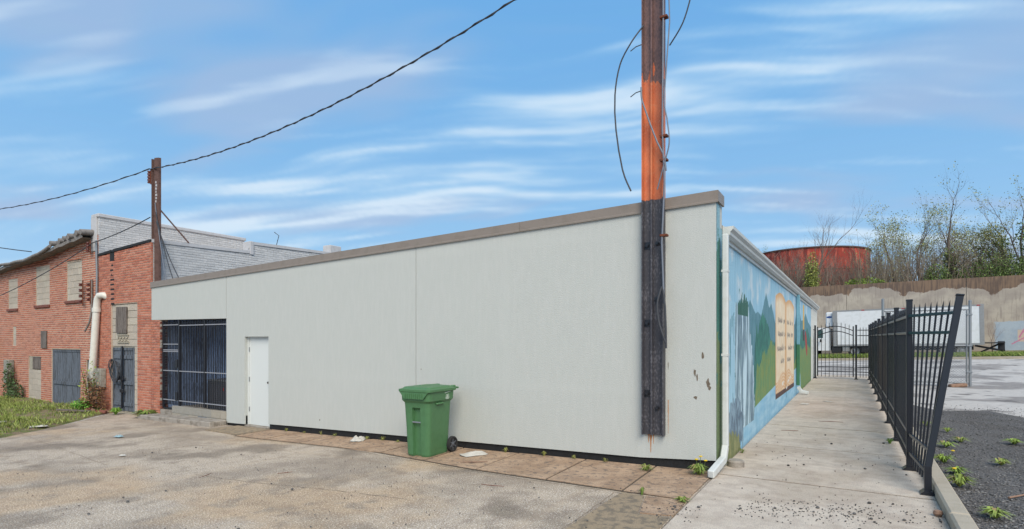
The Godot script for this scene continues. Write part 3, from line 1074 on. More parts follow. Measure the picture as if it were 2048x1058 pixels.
	setting("gravel_lot", st, M.gravel)
	var xf := []
	var cs := []
	for i in 14000:
		var d := pow(rng.randf(), 1.6)
		var x := 2.45 + rr(0, 1) * (0.8 + 7.0 * d)
		var z := 3.0 - 13.0 * d + rr(-1, 1)
		var sc := rr(0.004, 0.014)
		xf.append(Transform3D(Basis.from_euler(Vector3(rr(0, 6), rr(0, 6), rr(0, 6))).scaled(Vector3(sc, sc * rr(0.5, 0.8), sc * rr(0.7, 1.2))), Vector3(x, G(x, z) - 0.008, z)))
		var g := rr(0.04, 0.26)
		cs.append(Color(g, g * 0.97, g * 0.95))
	var pebble := S()
	lathe(pebble, [[0.0, -1.0], [0.75, -0.6], [1.0, 0.1], [0.6, 0.75], [0.0, 0.9]], Vector3.ZERO, 6)
	var pm := pebble.commit()
	var gr := multimesh("gravel", pm, xf, cs, M.stone, self)
	gr.set_meta("kind", "stuff")
	tag(gr, "loose dark gravel stones strewn over the lot beyond the kerb", "gravel")
	# crumbs of asphalt on the walk and the yard
	xf = []
	cs = []
	for i in 900:
		var x := 0.0
		var z := 0.0
		if i < 420:
			x = 0.5 + absf(rng.randfn(0.8, 0.5))
			z = rng.randfn(1.15, 0.22) - (x - 1.3) * 0.35
			x = clampf(x, 0.06, 2.2)
		elif i < 540:
			x = rr(0.1, 2.2)
			z = rr(-4, 1.4)
		elif i < 600:
			x = rng.randfn(0.0, 0.12)
			z = 1.9 + rng.randfn(0, 0.2)
		else:
			x = rr(-9, -0.5)
			z = rr(1.3, 5.0)
		var sc := rr(0.003, 0.009) * (2.4 if rng.randf() < 0.06 else 1.0)
		xf.append(Transform3D(Basis.from_euler(Vector3(rr(0, 6), rr(0, 6), 0)).scaled(Vector3(sc, sc * 0.7, sc)), Vector3(x, G(x, z) + 0.013 + sc * 0.3, z)))
		var g := rr(0.03, 0.12)
		cs.append(Color(g, g * 0.95, g * 0.9))
	var cr := multimesh("crumbs", pm, xf, cs, M.stone, self)
	cr.set_meta("kind", "stuff")
	tag(cr, "dark crumbs of asphalt scattered over the walk and the yard", "debris")
	# grassy bank below the brick building
	st = S()
	grid_sheet(st, span(-34, -13.0, 0.5), span(0.0, 13.0, 0.5), bank)
	setting("lawn", st, M.soil)
	xf = []
	cs = []
	for i in 34000:
		var x := rr(-27, -13.2)
		var z := rr(0.1, 7.0)
		var gn := sin(x * 1.7 + z) * 0.5 + sin(z * 2.6 - x * 0.8) * 0.5
		if not on_bank(x, z) or (gn < -0.25 and rng.randf() < 0.85) or (z < 0.6 and rng.randf() < 0.6):
			continue
		var s := rr(0.4, 1.1)
		xf.append(Transform3D(Basis.from_euler(Vector3(rr(-0.6, 0.6), rr(0, TAU), rr(-0.6, 0.6))).scaled(Vector3(s * 1.6, s, s)), Vector3(x, bank(x, z) - 0.005, z)))
		cs.append(Color(0.2, 0.28, 0.05).lerp(Color(0.36, 0.38, 0.12), rng.randf()) * rr(0.7, 1.2))
	var gs := multimesh("grass", leaf_mesh.blade, xf, cs, M.leaf, self)
	gs.set_meta("kind", "stuff")
	tag(gs, "patchy green grass on the bank below the brick buildings", "grass")

func on_bank(x: float, z: float) -> bool:
	return x < ramp([[0.0, -16.95], [0.5, -16.1], [1.6, -15.0], [3.25, -13.7], [6.0, -11.6], [10.0, -9.1]], z)

func bank(x: float, z: float) -> float:
	var lim: float = ramp([[0.0, -16.95], [0.5, -16.1], [1.6, -15.0], [3.25, -13.7], [6.0, -11.6], [10.0, -9.1]], z)
	var d := lim - x
	if d < 0.0:
		return G(x, z) - 0.06
	return G(x, z) + 0.02 + 0.13 * smoothstep(0.0, 1.6, d) * (0.7 + 0.3 * sin(x * 1.3 + z * 0.9)) + 0.015 * sin(x * 5.0) * sin(z * 4.3)

func facade_top(x: float) -> float:
	return 3.497 + 0.0248 * x

func build_grey_building() -> void:
	var b := thing("commercial_building", "low grey rendered building with a brown metal coping and a mural down its side", "building")
	var bot := [[-11.0, -0.21], [-10.27, -0.19], [-9.39, -0.12], [-8.3, -0.09], [-1.0, 0.085], [0.0, 0.15]]
	var V := func(a): return a.map(func(p): return Vector2(p[0], p[1]))
	var back := Vector3(0, 0, -0.2)
	var st := S()
	prism(st, V.call([[-14.483, 2.266], [-11.007, 2.232], [-11.007, facade_top(-11.007)], [-14.483, facade_top(-14.483)]]), Vector3.ZERO, Vector3.RIGHT, Vector3.UP, back)
	obj("wall_panel", st, M.render, b)
	st = S()
	prism(st, V.call([[-10.993, -0.21], [-10.27, -0.19], [-10.27, 1.80], [-9.39, 1.80], [-9.39, -0.12], [-8.3, -0.09], [-5.126, ramp(bot, -5.126)], [-5.126, facade_top(-5.126)], [-10.993, facade_top(-10.993)]]), Vector3.ZERO, Vector3.RIGHT, Vector3.UP, back)
	obj("wall_panel", st, M.render, b)
	st = S()
	prism(st, V.call([[-5.114, ramp(bot, -5.114)], [-1.0, 0.085], [0.0, 0.15], [0.0, facade_top(0)], [-5.114, facade_top(-5.114)]]), Vector3.ZERO, Vector3.RIGHT, Vector3.UP, back)
	obj("wall_panel", st, M.render, b)
	st = S()
	prism(st, V.call([[-9.39, -0.45], [-0.012, -0.3], [-0.012, 0.4], [-9.39, 0.1]]), Vector3(0, 0, -0.03), Vector3.RIGHT, Vector3.UP, Vector3(0, 0, -0.3))
	prism(st, V.call([[-10.99, -0.45], [-10.27, -0.45], [-10.27, 0.0], [-10.99, 0.0]]), Vector3(0, 0, -0.03), Vector3.RIGHT, Vector3.UP, Vector3(0, 0, -0.3))
	obj("plinth", st, M.tar, b)
	# coping: a folded metal strip with a drip edge and lapped lengths
	var cuts := [-14.5, -11.9, -8.9, -5.9, -2.95, 0.03]
	for i in cuts.size() - 1:
		st = S()
		var a: float = cuts[i] + 0.002
		var c: float = cuts[i + 1] - 0.002
		var pa := Vector3(a, facade_top(a), 0)
		var e := Vector3(c, facade_top(c), 0) - pa
		prism(st, V.call([[0.03, -0.012], [0.03, 0.012], [0.022, 0.02], [0.024, 0.142], [-0.26, 0.11], [-0.26, -0.0], [-0.2, 0.002], [0.01, 0.002]]), pa, Vector3(0, 0, 1), Vector3.UP, e)
		obj("coping", st, M.flash, b)
	st = S()
	bx(st, 0.002, 0.03, facade_top(0) + 0.0, facade_top(0) + 0.14, -0.36, 0.02)
	obj("coping", st, M.flash, b)
	# white steel door set back in its opening
	st = S()
	bx(st, -10.24, -9.42, -0.2, 1.77, -0.15, -0.1, 0.004)
	var dr := obj("door", st, M.door, b)
	st = S()
	lathe(st, [[0.0, 0.06], [0.022, 0.055], [0.028, 0.04], [0.02, 0.02], [0.012, 0.0]], Vector3(-9.49, 0.78, -0.1), 12, Basis(Vector3.RIGHT, PI / 2))
	obj("handle", st, M.brass, dr)
	for k in 3:
		st = S()
		bx(st, -10.25, -10.225, 0.1 + k * 0.68, 0.2 + k * 0.68, -0.1, -0.085)
		obj("hinge", st, M.galv, dr)
	st = S()
	bx(st, -10.268, -10.242, -0.2, 1.798, -0.16, -0.07)
	bx(st, -9.418, -9.392, -0.2, 1.798, -0.16, -0.07)
	bx(st, -10.242, -9.418, 1.772, 1.798, -0.16, -0.07)
	obj("door_frame", st, M.door, b)
	st = S()
	bx(st, -10.26, -9.4, -0.3, -0.203, -0.2, 0.01)
	obj("threshold", st, M.concrete, b)
	# side wall: mural, then white ribbed siding
	st = S()
	bx(st, -0.22, -0.004, -0.3, 3.2, -18.05, -0.205)
	bx(st, -14.2, -0.3, -0.3, 3.2, -22.0, -21.8)
	obj("wall_core", st, M.concrete, b)
	st = S()
	var n := Vector3.RIGHT
	for f in [[-0.205, -18.05, -0.3, 3.2, 0.0], [0.0, -0.204, 0.14, 3.49, 0.003]]:
		var v := []
		for q in [[f[0], f[3]], [f[0], f[2]], [f[1], f[2]], [f[1], f[3]]]:
			v.append([Vector3(f[4], q[1], q[0]), n, Vector2(-q[0] / 18.05, 1.0 - clampf(q[1] / 3.2, 0.0, 1.0))])
		tri3(st, v[0], v[1], v[2])
		tri3(st, v[0], v[2], v[3])
	obj("mural", st, M.mural, b)
	st = S()
	for k in 13:
		bx(st, -0.2, 0.0, -0.1, 3.15, -18.06 - k * 0.29 - 0.2, -18.06 - k * 0.29)
		bx(st, -0.2, 0.025, -0.1, 3.15, -18.06 - k * 0.29 - 0.286, -18.06 - k * 0.29 - 0.204)
	obj("siding", st, M.siding, b)
	# roof, parapet return, fascia, gutter
	st = S()
	bx(st, -14.2, -0.02, 3.0, 3.18, -21.8, -0.205)
	obj("roof", st, M.roofing, b)
	st = S()
	bx(st, -0.28, -0.001, 3.2, facade_top(0), -0.36, -0.201)
	obj("parapet_return", st, M.render, b)
	st = S()
	prism(st, V.call([[0.006, 3.1], [0.075, 3.1], [0.1, 3.125], [0.105, 3.16], [0.14, 3.195], [0.145, 3.235], [0.13, 3.235], [0.125, 3.2], [0.07, 3.15], [0.02, 3.14], [0.018, 3.25], [0.006, 3.25]]), Vector3(0, 0, -0.375), Vector3.RIGHT, Vector3.UP, Vector3(0, 0.04, -21.3))
	prism(st, V.call([[0.005, 3.101], [0.074, 3.101], [0.1, 3.127], [0.104, 3.16], [0.14, 3.197], [0.144, 3.233], [0.005, 3.233]]), Vector3(0, 0, -0.37), Vector3.RIGHT, Vector3.UP, Vector3(0, 0, -0.004))
	obj("gutter", st, M.white_metal, b)
	st = S()
	prism(st, V.call([[-0.1, 3.2], [0.005, 3.2], [0.005, 3.255], [-0.1, 3.3]]), Vector3(0, 0, -0.38), Vector3.RIGHT, Vector3.UP, Vector3(0, 0.04, -21.3))
	obj("roof_edge", st, M.flash, b)
	st = S()
	bx(st, 0.004, 0.03, 3.05, 3.1, -21.6, -0.38)
	obj("soffit_strip", st, M.white_metal, b)
	downspout(b, -0.2, M.white_metal, 0.0)
	downspout(b, -11.3, M.blue_pipe, 1.0)
	# recess behind the grille
	st = S()
	for k in 20:
		bx(st, -14.0 + k * 0.152, -14.0 + k * 0.152 + 0.147, -0.1, 2.35, -1.15, -1.1 + (0.006 if k % 2 else 0.0), 0.004)
	bx(st, -14.1, -10.9, -0.1, 2.4, -1.25, -1.152)
	obj("recess_back_wall", st, M.blue_wall, b)
	st = S()
	bx(st, -10.98, -10.8, -0.3, 2.4, -1.25, -0.201)
	obj("recess_side_wall", st, M.blue_wall, b)
	st = S()
	bx(st, -14.2, -14.035, -0.3, 2.4, -1.25, -0.2)
	obj("recess_side_wall", st, M.blue_wall, b)
	st = S()
	bx(st, -14.02, -10.99, 2.28, 2.4, -1.15, -0.201)
	obj("recess_ceiling", st, M.roofing, b)
	st = S()
	bx(st, -14.02, -10.985, -0.5, -0.06, -1.15, -0.15)
	obj("recess_floor", st, M.concrete, b)
	masonry(b, "block", Vector3(-13.4, -0.34, 0.0), Vector3.RIGHT, Vector3.BACK, 2.405, 0.385, 0.4, 0.2, 0.01, [], [Color(0.42, 0.38, 0.31), Color(0.36, 0.34, 0.30), Color(0.25, 0.26, 0.28), Color(0.45, 0.40, 0.33)], M.brick, 0.02, 100)
	st = S()
	bx(st, -13.41, -10.99, -0.4, 0.03, -0.15, -0.012)
	bx(st, -14.02, -13.41, -0.4, -0.09, -0.15, 0.0)
	obj("knee_wall", st, M.concrete, b)
	st = S()
	box(st, Vector3(-12.62, G(-12.6, 0.2) + 0.03, 0.225), Vector3(3.36, 0.16, 0.41), 0.018, Basis(Vector3.BACK, 0.018))
	obj("step", st, M.concrete, b)
	# condenser in the recess
	var ac := thing("air_conditioner", "dark louvred air conditioning unit standing behind the barred recess", "air conditioner", Vector3(-11.75, -0.06, -0.55))
	for sx in [-1, 1]:
		for sz in [-1, 1]:
			st = S()
			box(st, Vector3(sx * 0.37, 0.4, sz * 0.33), Vector3(0.05, 0.78, 0.05), 0.012)
			obj("corner_post", st, M.ac_grey, ac)
	st = S()
	bx(st, -0.36, 0.36, 0.03, 0.76, -0.32, 0.32)
	obj("core", st, M.dark_gap, ac)
	for k in 14:
		st = S()
		box(st, Vector3(0, 0.08 + k * 0.05, 0.335), Vector3(0.7, 0.03, 0.012), 0.0, Basis(Vector3.RIGHT, -0.5))
		box(st, Vector3(-0.37, 0.08 + k * 0.05, 0.0), Vector3(0.012, 0.03, 0.62), 0.0, Basis(Vector3.BACK, -0.5))
		obj("louvre", st, M.ac_grey, ac)
	st = S()
	bx(st, -0.4, 0.4, 0.77, 0.81, -0.36, 0.36, 0.012)
	obj("lid", st, M.galv, ac)
	st = S()
	lathe(st, [[0.0, 0.02], [0.28, 0.018], [0.3, 0.0]], Vector3(0, 0.81, 0), 20)
	obj("fan_guard", st, M.ac_grey, ac)
	st = S()
	bx(st, 0.28, 0.34, 0.56, 0.62, 0.345, 0.35)
	obj("badge", st, M.red_lamp, ac)

func downspout(b: Node3D, z: float, m: Material, kind: float) -> void:
	var st := S()
	var g := G(0.1, z)
	if kind < 0.5:
		# from the gutter end straight down, elbow kicked out towards the yard
		box(st, Vector3(0.075, (3.1 + g + 0.3) / 2, z), Vector3(0.075, 3.1 - g - 0.3, 0.1), 0.012)
		obj("downspout", st, m, b)
		st = S()
		beam(st, Vector3(0.075, g + 0.32, z), Vector3(0.07, g + 0.14, z + 0.12), 0.078, 0.1, 0.012)
		beam(st, Vector3(0.07, g + 0.16, z + 0.1), Vector3(0.02, g + 0.06, z + 0.62), 0.08, 0.1, 0.012)
		obj("outlet", st, m, b)
		for y in [1.5, 2.6]:
			st = S()
			bx(st, 0.033, 0.117, y, y + 0.03, z - 0.054, z + 0.054)
			obj("strap", st, m, b)
		st = S()
		lathe(st, [[0.0, 0.1], [0.09, 0.1], [0.11, 0.08], [0.11, 0.0]], Vector3(0.16, g, -0.45), 14)
		obj("drain_collar", st, M.concrete, b)
	else:
		box(st, Vector3(0.06, 2.35, z), Vector3(0.09, 1.5, 0.11), 0.01)
		obj("downspout", st, m, b)
		st = S()
		box(st, Vector3(0.06, 0.98, z), Vector3(0.089, 1.235, 0.109), 0.01)
		obj("downspout", st, M.green_pipe, b)
		st = S()
		beam(st, Vector3(0.06, g + 0.24, z), Vector3(0.14, g + 0.1, z), 0.1, 0.09, 0.01)
		beam(st, Vector3(0.12, g + 0.11, z), Vector3(0.34, g + 0.06, z), 0.1, 0.09, 0.01)
		obj("outlet", st, M.white_metal, b)

func build_grille() -> void:
	var g := thing("security_grille", "black steel bar security grille with a gate closing the blue recess", "grille", Vector3(0, 0, -0.07))
	var bar := S()
	box(bar, Vector3.ZERO, Vector3(0.019, 2.16, 0.019), 0.003)
	var bm := bar.commit()
	var short := S()
	box(short, Vector3.ZERO, Vector3(0.019, 2.1, 0.019), 0.003)
	var sm := short.commit()
	var x := -13.95
	while x < -11.02:
		if absf(x + 13.2) > 0.03 and absf(x + 12.02) > 0.03:
			mesh_node("bar", bm, M.grille, g, Vector3(x, 1.14 if x > -13.3 else 1.13, 0))
		x += 0.0765
	for px in [-14.0, -13.2, -12.02, -11.01]:
		var st := S()
		bx(st, px - 0.025, px + 0.025, -0.05 if px < -13.0 else 0.06, 2.225, -0.025, 0.025, 0.004)
		obj("post", st, M.grille, g)
	for r in [[2.1, -13.17, -11.03], [0.93, -13.97, -11.03], [0.17, -13.97, -11.03], [2.12, -13.97, -13.23], [1.62, -13.97, -13.23], [1.47, -13.97, -13.23], [1.43, -13.97, -13.23]]:
		var st := S()
		bx(st, r[1], r[2], r[0] - 0.012, r[0] + 0.012, 0.011, 0.024, 0.003)
		obj("rail", st, M.grey_rail, g)
	for y in [1.12, 0.28]:
		var st := S()
		bx(st, -13.34, -13.24, y - 0.11, y + 0.11, -0.03, 0.045, 0.006)
		obj("lock_box", st, M.grille, g)
	var st2 := S()
	bx(st2, -13.97, -13.23, -0.07, -0.03, -0.02, 0.02)
	obj("gate_sill", st2, M.grille, g)

func double_doors(parent: Node3D, x0: float, x1: float, y0: float, y1: float, z: float, battens: Array, split := 0.45) -> void:
	var xm := lerpf(x0, x1, split)
	for leaf in [[x0, xm - 0.008], [xm + 0.008, x1]]:
		var st := S()
		bx(st, leaf[0] + 0.01, leaf[1] - 0.01, y0, y1, z - 0.06, z - 0.03)
		var d := obj("door", st, M.dark_gap, parent)
		var n := maxi(2, int(round((leaf[1] - leaf[0]) / 0.15)))
		for k in n:
			var a: float = lerpf(leaf[0], leaf[1], float(k) / n) + 0.003
			var b: float = lerpf(leaf[0], leaf[1], float(k + 1) / n) - 0.003
			st = S()
			bx(st, a, b, y0 + rr(0, 0.02), y1, z - 0.03, z + rr(-0.003, 0.004), 0.003)
			obj("plank", st, M.blue_wood, d)
		for y in battens:
			st = S()
			bx(st, leaf[0] + 0.02, leaf[1] - 0.02, y - 0.05, y + 0.05, z + 0.005, z + 0.03, 0.004)
			obj("batten", st, M.blue_wood, d)
	var f := S()
	bx(f, x0 - 0.07, x0, y0, y1 + 0.08, z - 0.07, z + 0.02)
	bx(f, x1, x1 + 0.07, y0, y1 + 0.08, z - 0.07, z + 0.02)
	bx(f, x0, x1, y1, y1 + 0.08, z - 0.07, z + 0.02)
	obj("door_frame", f, M.blue_wood, parent)

func insulator_rack(called: String, label: String, at: Vector3, n: int, step: float, toward: Vector3) -> void:
	var t := thing(called, label, "insulators", at)
	var st := S()
	box(st, Vector3(0, -step * (n - 1) / 2, 0), Vector3(0.03, step * n + 0.1, 0.03), 0.004)
	obj("bracket", st, M.rusty, t)
	for k in n:
		st = S()
		lathe(st, [[0.0, -0.05], [0.045, -0.045], [0.05, -0.02], [0.028, 0.0], [0.05, 0.02], [0.045, 0.045], [0.0, 0.05]], toward * 0.09 - Vector3.UP * step * k, 10)
		obj("insulator", st, M.ceramic, t)

func build_brick_buildings() -> void:
	var red := [Color(0.58, 0.205, 0.125), Color(0.53, 0.18, 0.11), Color(0.62, 0.235, 0.15), Color(0.48, 0.17, 0.11), Color(0.58, 0.235, 0.16), Color(0.45, 0.155, 0.105), Color(0.60, 0.25, 0.17)]
	var white := [Color(0.66, 0.66, 0.665), Color(0.60, 0.60, 0.61), Color(0.69, 0.685, 0.69)]
	var grey := [Color(0.55, 0.48, 0.40), Color(0.51, 0.45, 0.38), Color(0.58, 0.515, 0.43)]
	var R := func(x0, x1, y0, y1, ox, oy): return Rect2(x0 - ox, y0 - oy, x1 - x0, y1 - y0)
	# ---- narrow brick building next to the grey one
	var b := thing("brick_building", "narrow red brick building with a grey double door and painted white side wall", "building", Vector3(-17.6, -0.7, 0))
	var ox := -17.6
	var oy := -0.7
	var st := S()
	bx(st, 0.0, 3.08, 0.0, 4.9, -9.5, -0.2)
	bx(st, 3.1, 3.55, 0.0, 2.96, -0.2, -0.012)
	holed(st, 3.1, 0.0, [R.call(-16.82, -15.25, -0.7, 2.76, ox, oy)], -0.2, -0.006, func(s): return 4.9 + 0.045 * s)
	obj("mortar_bed", st, M.mortar, b)
	var top := func(s): return 4.93 + 0.045 * s
	masonry(b, "brick", Vector3(0, 0, 0), Vector3.RIGHT, Vector3.BACK, 3.12, 5.08, 0.213, 0.0695, 0.014, [R.call(-16.82, -15.25, -0.7, 2.76, ox, oy)], red, M.brick, 0.006, 300, top)
	masonry(b, "brick", Vector3(3.12, 0, 0), Vector3.RIGHT, Vector3.BACK, 0.44, 2.96, 0.213, 0.0695, 0.014, [], red, M.brick, 0.006, 60)
	masonry(b, "brick", Vector3(3.556, 0, -0.2), Vector3.BACK, Vector3.RIGHT, 0.2, 2.93, 0.213, 0.0695, 0.016, [], [Color(0.22, 0.07, 0.05), Color(0.3, 0.1, 0.07), Color(0.16, 0.06, 0.05), Color(0.42, 0.38, 0.34)], M.brick, 0.012, 80, null, 0.0, 0.012)
	# dark stain of the missing downpipe is broken brick: black patches on the bricks below the slot
	for k in 9:
		st = S()
		bx(st, 0.78 + rr(-0.04, 0.04), 0.96 + rr(-0.04, 0.04), 3.455 + k * 0.139, 3.51 + k * 0.139, 0.0, 0.008)
		obj("soot_mark", st, M.tar, b)
	st = S()
	bx(st, 0.74, 1.0, 4.72, 4.98, -0.05, 0.012)
	obj("broken_slot", st, M.tar, b)
	st = S()
	prism(st, [Vector2(0, 4.93), Vector2(3.12, 5.07), Vector2(3.12, 5.13), Vector2(0.95, 5.05), Vector2(0.95, 5.0), Vector2(0.8, 4.99), Vector2(0.8, 5.04), Vector2(0, 4.99)], Vector3(0, 0, 0.03), Vector3.RIGHT, Vector3.UP, Vector3(0, 0, -0.35))
	obj("coping", st, M.tar, b)
	# side wall painted white, stepping up towards the street
	st = S()
	bx(st, 2.8, 3.092, 3.4, 5.1, -2.84, -0.02)
	bx(st, 2.8, 3.092, 3.4, 5.44, -9.4, -2.84)
	obj("white_mortar_bed", st, M.white_mortar, b)
	masonry(b, "brick", Vector3(3.1, 3.75, -9.4), Vector3.BACK, Vector3.RIGHT, 9.4, 2.2, 0.213, 0.0695, 0.008, [], white, M.brick, 0.004, 300, func(s): return (1.66 + (s - 6.56) * -0.028) if s < 6.56 else 1.37 - (s - 6.56) * 0.03)
	st = S()
	for q in [[-2.82, 0.0, 5.13, 5.05], [-9.4, -2.84, 5.6, 5.42]]:
		prism(st, [Vector2(q[0], q[2] - 0.0), Vector2(q[1], q[3]), Vector2(q[1], q[3] + 0.09), Vector2(q[0], q[2] + 0.09)], Vector3(2.76, 0, 0), Vector3.BACK, Vector3.UP, Vector3(0.37, 0, 0))
	bx(st, 2.74, 3.14, 5.1, 5.52, -2.95, -2.83, 0.01)
	for q in [-5.9, -7.3]:
		bx(st, 2.75, 3.15, 5.55, 5.86, q - 0.5, q, 0.015)
	obj("parapet_cap", st, M.white_mortar, b)
	# concrete block infill over the door
	st = S()
	bx(st, 0.8, 2.34, 0.2, 3.46, -0.1, -0.05)
	obj("infill_bed", st, M.block, b)
	masonry(b, "block", Vector3(0.79, 2.25, -0.05), Vector3.RIGHT, Vector3.BACK, 1.55, 1.2, 0.4, 0.2, 0.01, [], grey, M.brick, 0.02, 80)
	masonry(b, "block", Vector3(2.14, 0.25, -0.05), Vector3.RIGHT, Vector3.BACK, 0.2, 2.0, 0.2, 0.2, 0.008, [], grey, M.brick, 0.03, 80)
	st = S()
	box(st, Vector3(1.42, 3.0, 0.0), Vector3(0.62, 0.75, 0.03), 0.004, Basis(Vector3.BACK, -0.03))
	obj("board", st, M.old_wood, b)
	st = S()
	for k in 7:
		for j in 2:
			box(st, Vector3(1.2 + k * 0.09, 2.42 + j * 0.08, -0.02), Vector3(0.07, 0.02, 0.03), 0.0, Basis(Vector3.BACK, 0.7 if (k + j) % 2 else -0.7))
	bx(st, 1.14, 1.82, 2.35, 2.38, -0.03, 0.0)
	bx(st, 1.14, 1.82, 2.56, 2.59, -0.03, 0.0)
	obj("vent_block", st, M.block, b)
	double_doors(b, 0.93, 2.08, 0.42, 2.14, -0.03, [0.62, 1.22, 1.95], 0.52)
	st = S()
	bx(st, 1.5, 1.56, 0.5, 2.25, 0.01, 0.05, 0.005)
	bx(st, 1.46, 1.66, 1.3, 1.42, 0.03, 0.08, 0.01)
	bx(st, 1.46, 1.66, 0.95, 1.05, 0.03, 0.07, 0.01)
	obj("lock_bar", st, M.black_iron, b)
	var coil := S()
	for k in 5:
		var pts := []
		for i in 17:
			var a := TAU * i / 16
			pts.append(Vector3(cos(a) * rr(0.2, 0.26), sin(a) * (0.28 + 0.02 * k), 0.02 * k + rr(-0.01, 0.01)))
		tube(coil, pts, 0.011, 5)
	var cl := tag(obj("coiled_cable", coil, M.cable), "coil of dark cable hung on the grey double door lock", "cable") as Node3D
	cl.position = Vector3(-16.32, 0.86, 0.07)
	cl.rotation.z = 0.5
	# ---- wide brick building
	var w := thing("brick_building", "wide red brick building with blocked up windows and a sagging old roof edge", "building", Vector3(-26.0, -0.9, 0))
	ox = -26.0
	oy = -0.9
	var eave := func(s): return ramp([[0.0, 5.2], [2.0, 5.33], [4.5, 5.46], [6.6, 5.66], [8.4, 5.8]], s)
	st = S()
	var holes := [R.call(-21.06, -18.86, -0.7, 1.44, ox, oy), R.call(-19.85, -18.75, 2.98, 4.22, ox, oy), R.call(-22.37, -21.22, 2.92, 4.23, ox, oy), R.call(-24.95, -24.05, 2.88, 3.96, ox, oy), R.call(-23.04, -21.94, -0.7, 1.17, ox, oy), R.call(-18.45, -18.02, -0.7, 1.14, ox, oy), R.call(-24.5, -24.2, 1.55, 2.25, ox, oy)]
	bx(st, 0.0, 8.36, 0.0, 5.15, -10.0, -0.2)
	holed(st, 8.38, 0.0, holes, -0.2, -0.006, func(s): return minf(5.15, eave.call(s)))
	prism(st, [Vector2(4.0, 5.1), Vector2(8.38, 5.1), Vector2(8.38, 5.7), Vector2(6.6, 5.55)], Vector3(0, 0, -0.006), Vector3.RIGHT, Vector3.UP, Vector3(0, 0, -0.3))
	obj("mortar_bed", st, M.mortar, w)
	masonry(w, "brick", Vector3.ZERO, Vector3.RIGHT, Vector3.BACK, 8.38, 5.8, 0.213, 0.0695, 0.024, holes, red, M.brick, 0.003, 300, eave)
	for q in [[-19.85, -18.75, 2.98, 4.22], [-22.37, -21.22, 2.92, 4.23], [-24.95, -24.05, 2.88, 3.96], [-23.04, -21.94, -0.6, 0.72], [-24.5, -24.2, 1.55, 2.25]]:
		var f := Node3D.new()
		f.name = "blocked_window"
		w.add_child(f, true)
		masonry(f, "block", Vector3(q[0] - ox + 0.004, q[2] - oy, -0.03), Vector3.RIGHT, Vector3.BACK, q[1] - q[0] - 0.008, q[3] - q[2], 0.4, 0.2, 0.009, [], grey, M.brick, 0.014, 60)
		st = S()
		bx(st, q[0] - ox, q[1] - ox, q[2] - oy, q[3] - oy, -0.06, -0.026)
		obj("infill_bed", st, M.block, f)
		if q[2] > 2.0:
			st = S()
			bx(st, q[0] - ox - 0.06, q[1] - ox + 0.06, q[2] - oy - 0.09, q[2] - oy, -0.02, 0.05, 0.008)
			obj("sill", st, M.sill, f)
	st = S()
	bx(st, -22.7 - ox, -22.0 - ox, 0.74 - oy, 1.16 - oy, -0.06, -0.03)
	var bd := obj("boarded_opening", st, M.dark_gap, w)
	for k in 5:
		st = S()
		bx(st, -22.69 - ox + k * 0.138, -22.69 - ox + k * 0.138 + 0.13, 0.75 - oy, 1.15 - oy, -0.03, -0.01 + rr(0, 0.006), 0.003)
		obj("plank", st, M.old_wood, bd)
	st = S()
	bx(st, -22.96 - ox, -22.72 - ox, 0.72 - oy, 1.17 - oy, -0.05, -0.012)
	obj("jamb", st, M.block, w)
	st = S()
	bx(st, -21.86 - ox, -21.4 - ox, 1.47 - oy, 2.05 - oy, 0.005, 0.035, 0.004)
	obj("board", st, M.old_wood, w)
	double_doors(w, -20.99 - ox, -18.93 - ox, 0.3, 1.36 - oy, -0.05, [1.25], 0.42)
	st = S()
	bx(st, -18.44 - ox, -18.03 - ox, 0.3, 1.12 - oy, -0.08, -0.04)
	obj("narrow_door", st, M.blue_wood, w)
	# white painted flank above the lower roof
	st = S()
	bx(st, 8.0, 8.385, 4.0, 6.28, -4.62, -0.02)
	bx(st, 8.0, 8.385, 4.0, 6.0, -9.6, -4.62)
	obj("white_mortar_bed", st, M.white_mortar, w)
	masonry(w, "brick", Vector3(8.392, 4.6, -4.62), Vector3.BACK, Vector3.RIGHT, 4.62, 1.72, 0.213, 0.0695, 0.008, [], white, M.brick, 0.004, 300)
	masonry(w, "brick", Vector3(8.392, 4.6, -9.6), Vector3.BACK, Vector3.RIGHT, 4.98, 1.42, 0.213, 0.0695, 0.008, [], white, M.brick, 0.004, 10)
	st = S()
	bx(st, 7.96, 8.43, 6.3, 6.41, -4.66, 0.03, 0.015)
	bx(st, 7.96, 8.43, 6.02, 6.1, -9.6, -4.67, 0.015)
	bx(st, 7.94, 8.3, 5.3, 6.32, -0.2, 0.03, 0.01)
	obj("parapet_cap", st, M.white_mortar, w)
	# roof with a ragged, sagging edge
	st = S()
	var n := 28
	for i in n:
		var a := 8.2 * i / n - 0.1
		var c := 8.2 * (i + 1) / n - 0.1
		var ya: float = eave.call(a) + 0.03 + 0.015 * sin(i * 2.1)
		var yc: float = eave.call(c) + 0.03 + 0.015 * sin(i * 2.1 + 2.1)
		for q in [[0.32, -0.06], [0.0, 0.05]]:
			pass
		quad(st, Vector3(a, ya - 0.05, 0.3), Vector3(a, ya + 0.06, -3.5), Vector3(c, yc + 0.06, -3.5), Vector3(c, yc - 0.05, 0.3))
		quad(st, Vector3(a, ya - 0.14, 0.3), Vector3(a, ya - 0.05, 0.31), Vector3(c, yc - 0.05, 0.31), Vector3(c, yc - 0.14, 0.3))
		quad(st, Vector3(a, ya - 0.14, 0.3), Vector3(c, yc - 0.14, 0.3), Vector3(c, yc - 0.12, -0.02), Vector3(a, ya - 0.12, -0.02))
	var rf := obj("roof", st, M.old_roof, w)
	st = S()
	var gp := []
	for i in 15:
		var a := 6.0 * i / 14.0 - 0.15
		gp.append(Vector3(a, eave.call(a) - 0.03 + 0.02 * sin(i * 1.9) + 0.05 * sin(i * 0.5), 0.34))
